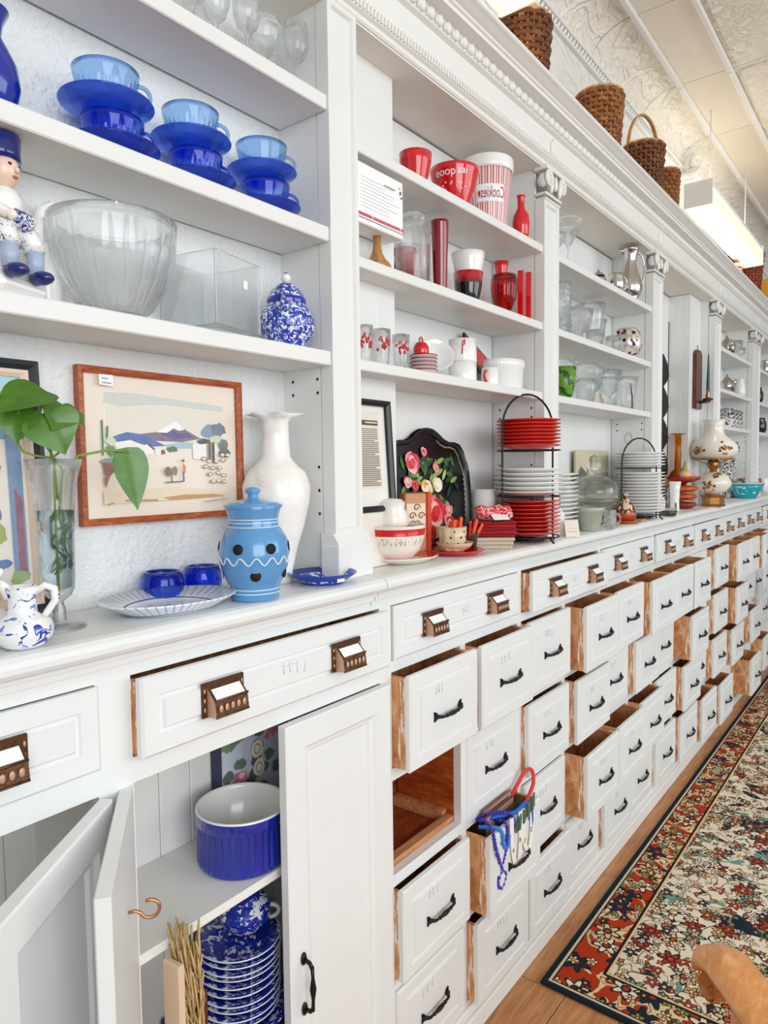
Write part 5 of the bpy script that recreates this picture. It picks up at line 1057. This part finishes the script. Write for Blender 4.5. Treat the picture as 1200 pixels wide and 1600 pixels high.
for k in range(13): tag(mobj('dinner_plate',pm2,None,(2.80,.893,ZT+.0245+.0122*k)),'white dinner plate, %s from below in the lower tier of the rear rack'%NTH[k],'plate','white plates in the lower tier of the rear rack')
for k in range(5): tag(mobj('dinner_plate',pm2,None,(2.80,.893,ZT+.2025+.0115*k)),'white dinner plate, %s from below in the upper tier of the rear rack'%NTH[k],'plate','white plates in the upper tier of the rear rack')
t=tag(B().box(-.03,.03,-.012,.012,0,.008,0,.002).obj('wood_block',PINE,None,(2.66,.842,ZT)),'thin tan wooden block lying by the rear plate rack','block')
t=thing('green_dish','small oblong dark green dish with pale rim at the counter edge','dish',(3.025,.836,ZT),.1); B().lathe(vessel([(0,0),(.034,0),(.038,.004),(.048,.026)],.003),40,sy=.6).obj('body',GREEN_D,t); B().tube([(.048*math.cos(2*PI*k/40),.0288*math.sin(2*PI*k/40),.0265) for k in range(40)],.0018,6,0,True).obj('rim',CREAM_C,t)
tag(B().tube([(0,0,.022),(0,0,.004)],.001,5).lathe([(0,0),(.018,0),(.022,.004),(.022,.012),(.016,.018),(0,.02)],20).obj('teardrop_ornament',CLEAR,None,(2.285,.828,ZT)),'little clear glass ornament by the grey crock','ornament')
t=thing('wall_ornament','small oval white ornament hanging under the lowest glassware shelf','ornament',(2.9235,.975,1.515)); b=B(); b.tube([(0,.014*math.cos(2*PI*k/20),.024*math.sin(2*PI*k/20)) for k in range(20)],.003,6,0,True); b.obj('wreath',plain('grey_white_bead','#d5d2cd',.6),t)
# ================================================================ OPEN BAY: bunting, sconces, lamp
t=thing('bunting','vertical string of black pointed flags on white backing in the open bay','bunting',(3.645,1.0535,1.33))
B().tube([(.10,0,.02),(.10,0,.80)],.0022,6).obj('cord',BLACK_IRON,t); B().box(-.30,.095,.001,.003,0,.62,0,.0005).obj('white_backing',CARD,t)
fl_=B().prism([(.095,.06),(.085,.10),(.06,.125),(0,.16),(-.28,.16),(-.28,-.02),(0,.0),(.06,.03)],-.006,0).mesh('flag',plain('black_flag_cloth','#14161a',.8))
for k in range(4): mobj('flag',fl_,t,(0,0,-.01+.158*k))
t=thing('sconce_board','tall dark brown wooden wall paddle hanging left of the teal candle','wall board',(3.868,.952,1.690)); b=B(); b.prism([(-.060,0),(.060,0),(.056,.28),(.030,.298),(-.030,.298),(-.056,.28)],-.018,0,'y'); b.obj('board',wood('dark_walnut','#3a1c12','#63321f','#8a5236',(12,12,3),5,.4),t); B().tube([(0,-.008,.296),(0,-.008,.325)],.002,6).obj('hanging_hook',BLACK_IRON,t); B().box(-.060,-.02,-.024,-.018,.0,.030,0,.003).obj('end_cap',BLACK_G,t)
t=thing('candle_sconce','brown turned wall sconce holding a teal taper candle','sconce',(3.905,.895,1.735)); WAL=plain('dark_turned_wood','#4a2015',.35,0,.3)
B().tube([(-.02,.045,-.010),(-.02,.02,-.010),(-.02,-.012,-.008)],[.007,.008,.006],10).lathe([(0,-.006),(.024,-.004),(.026,.004),(.012,.010),(0,.011)],24,(-.02,0,0)).obj('bracket',WAL,t); B().lathe([(.010,.010),(.012,.02),(.008,.036),(.010,.05),(0,.051)],18,(-.02,0,0)).obj('cup',plain('rose_brass','#b98468',.3,.7),t); B().lathe([(.008,.050),(.0085,.08),(.003,.225),(0,.235)],14,(-.02,0,0)).obj('taper_candle',plain('teal_wax','#155a6a',.4),t)
AMB=clearglass('amber_glass','#eeb84e',.7,'#f2c468')
pot('amber_bottle','tall amber glass bottle vase with long neck and flared lip','vase',(3.700,.990,ZT+.10),[(0,0),(.040,0),(.046,.02),(.045,.05),(.030,.075),(.016,.09),(.015,.20),(.017,.262),(.044,.268)],AMB,.003)
tag(B().box(-.05,.05,-.05,.05,0,.099,0,.003).obj('riser_block',W_UP,None,(3.700,.990,ZT)),'white riser block under the amber bottle','block')
t=thing('tiered_stand','stack of turned orange-brown wooden dishes on a dark pedestal','stand',(3.565,.925,ZT)); TO=wood('orange_turned_wood','#8f2f10','#c4581f','#df8a3c',(6,6,2),5,.3); TD=wood('red_turned_wood','#6a1a10','#a02c18','#c24a24',(6,6,2),5,.3)
for k,(z,r,m) in enumerate(((.0,.062,TD),(.040,.064,TO),(.078,.066,TO))): B().lathe([(0,0),(r*.55,0),(r*.95,.014),(r,.022),(r*.85,.030),(r*.4,.034),(0,.034)],36,(0,0,z)).obj('dish',m,t)
B().lathe([(.012,.110),(.012,.124),(.04,.128),(.074,.140),(.078,.152),(.072,.153),(.04,.140),(0,.138)],40).obj('top_dish',TD,t)
t=tag(B().lathe([(0,0),(.020,.004),(.030,.022),(.028,.036),(.012,.044),(0,.042)],24).obj('apple',plain('blush_apple','#e6b58f',.35),None,(3.535,.912,ZT+.139)),'pale blush apple on the top wooden dish','fruit')
t=thing('pear','green pear with stem on the top wooden dish','fruit',(3.598,.930,ZT+.139)); B().lathe([(0,0),(.018,.003),(.026,.020),(.022,.038),(.012,.054),(.008,.066),(0,.072)],24).obj('flesh',plain('pear_skin','#a8ad3a',.4),t); B().tube([(0,0,.07),(.004,0,.084),(.012,0,.090)],.002,6).obj('stem',plain('pear_stem','#3a2a1c',.7),t)
for k,z in enumerate((.004,.046,.088)): tag(B().sphere((0,0,.018),(.016,.016,.018),12,8).obj('brown_ball',plain('chestnut_brown','#4a2218',.3),None,(3.455,.985,ZT+.038*k)),('lowest','middle','top')[k]+' dark brown ball stacked left of the wooden dishes','ball','dark balls by the wooden dishes')
t=thing('white_vase','slim white tapered vase with a green sprig in front of the wooden dishes','vase',(3.318,.898,ZT)); B().lathe(vessel([(0,0),(.018,0),(.020,.004),(.019,.05),(.021,.10),(.027,.136)],.002),32).obj('body',WHITE_C,t); B().sphere((-.018,-.010,.025),(.005,.004,.018),10,6).obj('sprig',plain('olive_sprig','#6f7a34',.6),t)
# oil lamp
n=N('floral_milk_glass'); v=n.co(); FL=n.out(n.mix(n.noise(v,12,2),srgb('#f4eee4'),srgb('#ebe2d4')),.2); n.p.inputs['Coat Weight'].default_value=.4
t=thing('oil_lamp','brass footed oil lamp with flower painted white globe shade','lamp',(3.835,.852,ZT)); t.scale=(.90,.90,.97); BRS=plain('aged_brass','#b08048',.28,.9)
B().lathe([(0,0),(.064,0),(.066,.006),(.060,.012),(.062,.046),(.072,.050),(.066,.058),(.03,.062),(0,.062)],8,sm=False).obj('brass_base',BRS,t)
B().lathe([(.03,.060),(.065,.075),(.092,.105),(.094,.128),(.075,.160),(.040,.178),(0,.180)],44).obj('font',FL,t)
B().lathe([(0,.178),(.022,.180),(.018,.190),(.030,.200),(.034,.220),(.030,.238),(.020,.244),(0,.245)],32).obj('burner',BRS,t)
B().lathe([(.050,.244),(.090,.250),(.118,.266),(.128,.292),(.118,.322),(.086,.350),(.060,.366),(.052,.385),(.050,.420),(.062,.450),(.060,.450),(.048,.420),(.050,.384),(.058,.363),(.084,.346),(.114,.320),(.124,.292),(.114,.268),(.088,.254),(.050,.249)],52,close=True).obj('shade',FL,t)
B().tube([(.10*math.cos(2*PI*k/40),.10*math.sin(2*PI*k/40),.247) for k in range(40)],.004,6,0,True).obj('shade_ring',BRS,t)
lq=random.Random(5)
def spray(cx,cz,rr,am):
    b1=B(); b2=B()
    for k in range(16):
        a=cx+lq.gauss(0,.16); z=cz+lq.gauss(0,am); r=rr(z)+.0008; (b1 if k%3 else b2).sphere((r*math.cos(a),r*math.sin(a),z),(.0075,.0075,.0065),8,5)
    b1.obj('painted_flower',plain('gold_flower_paint','#c08a44',.4),t); b2.obj('painted_leaf',plain('brown_leaf_paint','#5e4426',.4),t)
shp=rprof([(.09,.250),(.118,.266),(.128,.292),(.118,.322),(.086,.350)]); fnp=rprof([(.03,.060),(.065,.075),(.092,.105),(.094,.128),(.075,.160),(.040,.178)])
spray(math.radians(-142),.302,shp,.013); spray(math.radians(-205),.29,shp,.006); spray(math.radians(-185),.10,fnp,.013); spray(math.radians(-150),.165,fnp,.004); spray(math.radians(-60),.30,shp,.012)
for a in (0,2.1,4.2): B().tube([(.02*math.cos(a),.02*math.sin(a),.215),(.07*math.cos(a),.07*math.sin(a),.232),(.10*math.cos(a),.10*math.sin(a),.247)],.002,6).obj('support_arm',BRS,t)
t=thing('turquoise_bowl','turquoise cinderella style mixing bowl with white print holding wooden spoons','bowl',(4.82,.880,ZT)); tp=[(0,0),(.055,0),(.058,.005),(.085,.05),(.104,.092)]
n=N('turquoise_printed'); v=n.co(); z_=n.xyz(v)[2]; TQ=n.out(n.mix(n.math('MULTIPLY',n.gt(n.noise(v,38,3,.6),.58),n.math('MULTIPLY',n.gt(z_,.025),n.lt(z_,.075))),srgb('#17a3b6'),srgb('#c9eef0')),.2); B().lathe(vessel(tp,.004),48).obj('body',TQ,t); B().tube([(.104*math.cos(2*PI*k/48),.104*math.sin(2*PI*k/48),.093) for k in range(48)],.003,6,0,True).obj('rim',WHITE_C,t)
SP=wood('spoon_wood','#7a4326','#a8683c','#c98d5a',(3,14,14),6,.5)
for k,(dx,dy,rz,tl) in enumerate(((-.02,.0,2.6,.35),(.02,.01,.3,.5),(.0,-.02,.6,.55))):
    o=tag(B().tube([(-.06,0,.03),(.02,0,.06),(.11,0,.10)],[.006,.005,.006],8).sphere((.125,0,.105),(.024,.016,.008),12,6).obj('wooden_spoon',SP,None,(4.82+dx,.880+dy,ZT+.01),rz),('wooden spoon leaning left in the turquoise bowl','wooden spoon leaning right in the turquoise bowl','front wooden spoon in the turquoise bowl')[k],'spoon','spoons in the turquoise bowl')
# ================================================================ SILVER BAY
def teapot(label,loc,s,rz):
    t=thing('silver_teapot',label,'teapot',loc,rz); t.scale=(s,s,s); B().lathe([(0,0),(.024,0),(.020,.006),(.040,.022),(.046,.045),(.038,.068),(.022,.080),(.018,.088),(.006,.096),(.007,.106),(0,.110)],36).obj('body',CHROME,t); B().tube(ring_handle(.040,.022,.072,.024,.004,0),.0036,8).obj('handle',CHROME,t); B().tube([(-.038,0,.035),(-.058,0,.05),(-.066,0,.078)],[.010,.006,.004],10).obj('spout',CHROME,t)
teapot('silver teapot on the top shelf behind the lamp',(4.58,.955,ZU),1.15,.6); teapot('silver teapot on the middle shelf behind the lamp',(4.60,.955,ZM),1.1,.9)
G2='glass and china on the shelves behind the lamp'
pot('clear_goblet','clear goblet right of the upper silver teapot','glass',(4.78,.94,ZU),[(0,0),(.028,0),(.005,.01),(.005,.05),(.03,.07),(.036,.12)],CLEAR,.002,28,G2); pot('clear_goblet','short clear goblet at the end of the silver shelf','glass',(4.90,.945,ZU),[(0,0),(.028,0),(.005,.01),(.005,.04),(.03,.055),(.034,.09)],CLEAR,.002,28,G2); pot('silver_cup','low silver cup right of the middle silver teapot','cup',(4.74,.965,ZM),[(0,0),(.02,0),(.032,.03),(.036,.09)],CHROME,.002)
pot('white_vase','white vase right of the middle silver teapot','vase',(4.90,.940,ZM),[(0,0),(.022,0),(.032,.03),(.030,.07),(.020,.10),(.026,.118)],WHITE_C,.002)
n=N('black_white_print'); v=n.co(); BW=n.out(n.mix(n.gt(n.noise(v,90,2,.5,1.5),.5),srgb('#efece8'),srgb('#2a2626')),.3)
for k,(x,lab) in enumerate(((4.60,'left'),(4.70,'middle'),(4.80,'right'))): mug('patterned_mug','black and white patterned mug, %s of three behind the lamp'%lab,(x,.945,ZL),.042,.118,BW,.5,None,G2)
t=mug('patterned_pitcher','black and white patterned pitcher on the counter right of the lamp',(4.86,.995,ZT),.045,.25,BW,-.6)
tag(B().box(-.15,.15,-.05,.05,0,.035,0,.004).obj('cream_book',plain('cream_cloth_cover','#cfc5b4',.8),None,(5.12,.985,ZT)),'pale cloth covered book lying right of the turquoise bowl','book')
for k,(x,z,m,lab) in enumerate(((5.45,ZM,BLACK_G,'black jar on the middle shelf at the far right'),(5.60,ZL,BLACK_G,'black jar on the lower shelf at the far right'),(5.5,ZT,TERRA,'terracotta jar on the counter at the far right'),(5.75,ZU,CHROME,'silver jar on the top shelf at the far right'),(5.8,ZT,WHITE_C,'white jar on the counter at the far right'))): pot('squat_jar',lab,'jar',(x,.94,z),[(0,0),(.03,0),(.042,.03),(.042,.07),(.03,.10),(.034,.11)],m,.003)
# ================================================================ ON TOP OF THE CORNICE
WICK=[wood('brown_wicker','#5a2f14','#94572a','#c08a4c',(6,6,6),4,.6),wood('dark_wicker','#3a1c0e','#6d3a1c','#9a6030',(6,6,6),4,.6),wood('red_wicker','#4a140c','#7c2a18','#a5482a',(6,6,6),4,.6)]
RIMW=wood('pale_rim_cane','#9c6630','#c8924f','#e0b678',(10,10,10),5,.5)
def basket(label,loc,r0,r1,h,m,handle=None,rz=0):
    t=thing('wicker_basket',label,'basket',loc,rz); rows=max(5,int(h/.0165)); b=B()
    b.lathe([(0,0),(r0-.004,0),(r1-.004,h),(r1-.008,h),(r0-.008,.006),(0,.006)],40); b.obj('liner',WICK[1],t)
    b=B(); ns=13
    for i in range(rows):
        u=(i+.5)/rows; rr=r0+(r1-r0)*u
        b.tube([((rr+.0042*math.cos(ns*a+PI*(i%2)))*math.cos(a),(rr+.0042*math.cos(ns*a+PI*(i%2)))*math.sin(a),h*u) for a in [2*PI*k/(ns*6) for k in range(ns*6)]],h/rows*.50,6,0,True)
    b.obj('woven_strands',m,t)
    b=B()
    for k in range(ns*2):
        a=PI*(2*k+1)/(ns*2) if False else PI*k/ns; b.tube([(r0*math.cos(a),r0*math.sin(a),.002),(r1*math.cos(a),r1*math.sin(a),h)],.0036,6)
    b.obj('stakes',RIMW,t)
    b=B()
    for ph in (0,PI): b.tube([((r1+.003*math.cos(14*a+ph))*math.cos(a),(r1+.003*math.cos(14*a+ph))*math.sin(a),h+.003*math.sin(14*a+ph)) for a in [2*PI*k/84 for k in range(84)]],.0042,6,0,True)
    b.obj('braided_rim',RIMW,t)
    if handle:
        b=B()
        for off in (-.004,.004): b.tube([((r1)*math.cos(a),off,h-.02+handle*math.sin(a)) for a in [PI*k/18 for k in range(19)]],.0042,8)
        b.obj('hoop_handle',RIMW,t)
    return t
ZK=2.4245
basket('dark brown wicker basket hung behind the near light fixture',(1.875,.935,ZK),.055,.074,.225,WICK[1],.06,.4)
basket('wide rimmed brown wicker basket alone on the cornice',(2.470,.940,ZK),.058,.078,.265,WICK[0])
basket('brown wicker basket with tall hoop handle on the cornice',(2.935,.935,ZK),.060,.078,.250,WICK[1],.15,-.5)
basket('small tan wicker basket beside the hoop handled basket',(3.225,.930,ZK),.040,.054,.245,WICK[0])
basket('red-brown wicker basket behind the far light fixture',(4.98,.935,ZK),.070,.098,.300,WICK[2],None); basket('low red-brown wicker basket with hoop handle under the far fixture',(4.45,.935,ZK),.055,.075,.105,WICK[2],.06,.3)
pot('yellow_bowl','orange-yellow ribbed bowl at the far right of the cornice','bowl',(5.55,.930,ZK+.10),[(0,0),(.045,0),(.07,.05),(.095,.12),(.10,.14)],plain('amber_yellow_glaze','#dd9a2a',.3,0,.4),.004,72,None,lambda a,i,z:1+.02*math.cos(14*a))
tag(B().box(-.08,.08,-.07,.07,0,.099,0,.004).obj('riser_block',W_UP,None,(5.55,.930,ZK)),'white riser block under the yellow bowl on the cornice','block')
for k,(x,m,lab) in enumerate(((5.66,plain('yellow_bottle','#d9c24a',.2),'yellow bottle behind the yellow bowl on the cornice'),(5.72,WHITE_C,'white bottle behind the yellow bowl on the cornice'),(5.79,plain('green_bottle','#2a5a34',.2),'green bottle behind the yellow bowl on the cornice'))): pot('tall_bottle',lab,'bottle',(x,.99,ZK),[(0,0),(.026,0),(.028,.01),(.028,.26),(.012,.33),(.012,.40),(.015,.41)],m,.003)
# ================================================================ CLOTH HANGING ON A DRAWER
t=thing('tea_towel','cream cotton sack tied to a drawer pull at the right edge','cloth',(4.98,.742,.50)); n=N('cream_linen'); v=n.co((60,60,6)); n.bump(n.noise(v,3,3),.6,.01); LIN=n.out(n.mix(n.noise(n.co(),14,3),srgb('#e9e1d4'),srgb('#d2c5b2')),.9)
B().lathe([(0,.28),(.012,.28),(.012,.265),(.026,.24),(.045,.18),(.055,.08),(.062,.0),(.058,.0),(.05,.08),(.0,.2)],72,sy=.45,fl=lambda a,i,z:1+.16*math.cos(11*a)*(1-z/.3)).obj('gathered_cloth',LIN,t); B().lathe([(.012,.278),(.030,.30),(.034,.315),(.028,.315),(0,.29)],48,sy=.5,fl=lambda a,i,z:1+.2*math.cos(7*a)).obj('ruffle',LIN,t); B().tube([(.014*math.cos(2*PI*k/16),.009*math.sin(2*PI*k/16),.272) for k in range(16)],.003,6,0,True).obj('tie',CREAM_C,t)
# ================================================================ RUG
n=N('persian_rug'); tcx=n.new('ShaderNodeTexCoord').outputs['Object']; x_,y_,z_=n.xyz(tcx)
dx=x_; dy=n.math('MULTIPLY',y_,-1.0); d=n.math('MINIMUM',dx,dy)
wob=n.new('ShaderNodeVectorMath',{0:tcx,1:n.new('ShaderNodeVectorMath',{0:n.new('ShaderNodeTexNoise',{'Vector':tcx,'Scale':18.0}).outputs[1],3:.03},operation='SCALE').outputs[0]},operation='ADD').outputs[0]
def flowers(scale,pet,rnd_,size=.33):
    vo=n.new('ShaderNodeTexVoronoi',{'Vector':tcx,'Scale':scale,'Randomness':rnd_},voronoi_dimensions='2D')
    df=n.new('ShaderNodeVectorMath',{0:tcx,1:vo.outputs['Position']},operation='SUBTRACT').outputs[0]; a,b_,_=n.xyz(df)
    r=n.math('MULTIPLY',n.math('SQRT',n.math('ADD',n.math('MULTIPLY',a,a),n.math('MULTIPLY',b_,b_))),scale); cr_=n.xyz(vo.outputs['Color'])
    an=n.math('ADD',n.math('MULTIPLY',n.math('ARCTAN2',b_,a),pet),n.math('MULTIPLY',cr_[2],6.0)); e=n.math('SUBTRACT',r,n.math('ADD',size,n.math('MULTIPLY',n.math('SINE',an),size*.32))); return r,e,cr_
def put(col,scale,pet,rr,size,cols,outline,center,keep=0.0):
    r,e,c3=flowers(scale,pet,rr,size); ok=n.gt(c3[0],keep); body=n.math('MULTIPLY',n.lt(e,0),ok); ol=n.math('MULTIPLY',n.math('MULTIPLY',n.gt(e,-.07),n.lt(e,.02)),ok)
    pc=n.ramp(c3[1],[(i/len(cols),srgb(c)) for i,c in enumerate(cols)],'CONSTANT'); col=n.mix(body,col,pc); col=n.mix(ol,col,srgb(outline)); mid=n.math('MULTIPLY',n.lt(r,size*.45),ok); col=n.mix(mid,col,srgb(outline)); return n.mix(n.math('MULTIPLY',n.lt(r,size*.26),ok),col,srgb(center))
def vines(col,scale,w_,c): return n.mix(n.lt(n.math('ABSOLUTE',n.math('SUBTRACT',n.noise(wob,scale,1,.4,.6),.5)),w_),col,srgb(c))
f=srgb('#e6dac4')
big=n.noise(wob,2.6,3,.6,1.2); big2=n.noise(n.new('ShaderNodeVectorMath',{0:tcx,1:(5.2,1.3,0)},operation='ADD').outputs[0],2.2,3,.6,1.4)
f=n.mix(n.gt(big,.63),f,srgb('#6f968c')); f=n.mix(n.gt(big2,.62),f,srgb('#1c2c3c')); f=n.mix(n.lt(big2,.33),f,srgb('#a6341f'))
f=vines(f,18,.022,'#8b7a4e'); f=vines(f,10,.010,'#3a2f2c')
f=put(f,11,6.0,.9,.30,['#a8361f','#d8c39a','#c9b489','#8a9a78'],'#2b2a30','#c9502c',.25); f=put(f,19,5.0,1.0,.32,['#efe3cc','#b5452a','#c9a66a','#2b3a48'],'#5a3328','#e8d6b4',.35); f=put(f,33,4.0,1.0,.30,['#b84a2c','#e9dcc2','#54685c'],'#3a2a26','#efe0c4',.55)
r_=srgb('#b23a1c'); r_=vines(r_,15,.055,'#e2cfa2'); r_=vines(r_,15,.010,'#6a4a2c'); r_=put(r_,10,6.0,.5,.32,['#e9dcc0','#d9c08c','#22303c'],'#1f2a34','#b23a1c'); r_=put(r_,22,5.0,1.0,.32,['#e6d2a8','#8c9a62','#27323c'],'#3a201a','#e0b070',.35)
inner=.130
col=n.mix(n.lt(d,inner),f,r_); col=n.mix(n.math('MULTIPLY',n.gt(d,inner-.004),n.lt(d,inner+.004)),col,srgb('#27221f')); col=n.mix(n.math('MULTIPLY',n.gt(d,inner+.004),n.lt(d,inner+.010)),col,srgb('#dcc79a'))
col=n.mix(n.lt(d,.028),col,srgb('#27221f')); col=n.mix(n.lt(d,.024),col,srgb('#d9c8a8')); col=n.mix(n.lt(d,.017),col,srgb('#1b2a33'))
n.bump(n.noise(tcx,500,2),.5,.002); RUG=n.out(col,.95); n.p.inputs['Specular IOR Level'].default_value=.1
tag(B().box(0,5.6,-2.4,0,0,.009,0,.003).obj('persian_rug',RUG,None,(1.678,.788,.0005)),'red, ivory and navy floral Persian rug on the plank floor','rug')
# ================================================================ CHAIR ARM
CH=wood('honey_maple','#c07a40','#dd9a5c','#ecb47c',(4,14,14),5,.3,.1)
t=thing('armchair','honey coloured wooden armchair with scrolled arm at the lower right corner','chair',(1.02,.06,-.018))
b=B(); P0=at(1098,1512,.27); 
def arm_mesh(sgn):
    b=B(); ctl=[(.155,.200,.612),(.150,.190,.630),(.128,.165,.640),(.090,.130,.638),(.040,.085,.628),(-.03,.02,.622),(-.12,-.06,.625),(-.22,-.15,.632)]
    wd=[.026,.034,.038,.039,.037,.035,.034,.034]; th=[.016,.020,.017,.015,.014,.014,.014,.014]; V=[];F=[]
    dirv=Vector((.72,.69,0)).normalized(); side=Vector((-dirv.y,dirv.x,0))
    for (x,y,z),w_,h_ in zip(ctl,wd,th):
        c=Vector((x,y,z))
        for k in range(12):
            a=2*PI*k/12; ca,sa=math.cos(a),math.sin(a); V.append(c+side*(w_*math.copysign(abs(ca)**.6,ca))+Vector((0,0,h_*math.copysign(abs(sa)**.7,sa))))
    m=12
    for i in range(len(ctl)-1):
        for k in range(m): F.append([i*m+k,i*m+(k+1)%m,(i+1)*m+(k+1)%m,(i+1)*m+k])
    F.append(list(range(m))[::-1]); F.append([(len(ctl)-1)*m+k for k in range(m)]); b.add(V,F,0,True)
    # scroll under the hand
    sp=[]
    for i in range(22):
        a=-.4-i*.42; rr=.030*(1-i/26); sp.append(Vector((.128,.170,.612))+dirv*(rr*math.cos(a))+Vector((0,0,rr*math.sin(a))))
    n_=len(sp); V=[];F=[]
    for p in sp: 
        for s_ in (-1,1): V.append(p+side*(.026*s_))
    for i in range(n_-1): F.append([2*i,2*i+1,2*i+3,2*i+2])
    k0=len(V); V+=[v-Vector((0,0,.006)) for v in V]; F+=[[k0+i for i in f][::-1] for f in F]; b.add(V,F,0,True); return b
arm_mesh(1).obj('arm',CH,t); o=arm_mesh(1).obj('arm',CH,t,(.35,-.37,0))
B().box(-.02,.50,-.25,.25,.40,.44,0,.01).move(lambda v:Matrix.Rotation(math.radians(43.8),4,'Z')@v+Vector((.02,-.32,0))).obj('seat',CH,t)
dv=Vector((.72,.69,0)).normalized(); sd=Vector((-dv.y,dv.x,0))
for s_ in (0,1):
    off=Vector((.35,-.37,0))*s_; B().tube([Vector((.10,.14,.625))+off,Vector((.085,.125,.52))+off,Vector((.09,.13,.42))+off],[.014,.020,.014],12).obj('arm_post',CH,t)
    for e in ((.06,.09),(-.22,-.20)): B().tube([Vector((e[0],e[1],.41))+off*.9,Vector((e[0],e[1],.2))+off*.95,Vector((e[0],e[1],.029))+off],[.020,.022,.014],12).obj('leg',CH,t)
RT=Matrix.Rotation(math.radians(43.8),4,'Z'); OFF=Vector((-.05,-.36,0))
B().box(-.014,.014,-.26,.26,.90,.97,0,.010).move(lambda v:RT@v+OFF).obj('crest_rail',CH,t)
for k in range(7):
    yy=-.225+.075*k; B().tube([(.02,yy*.9,.43),(.008,yy*.95,.68),(0,yy,.91)],[.007,.010,.007],10).move(lambda v:RT@v+OFF).obj('spindle',CH,t)
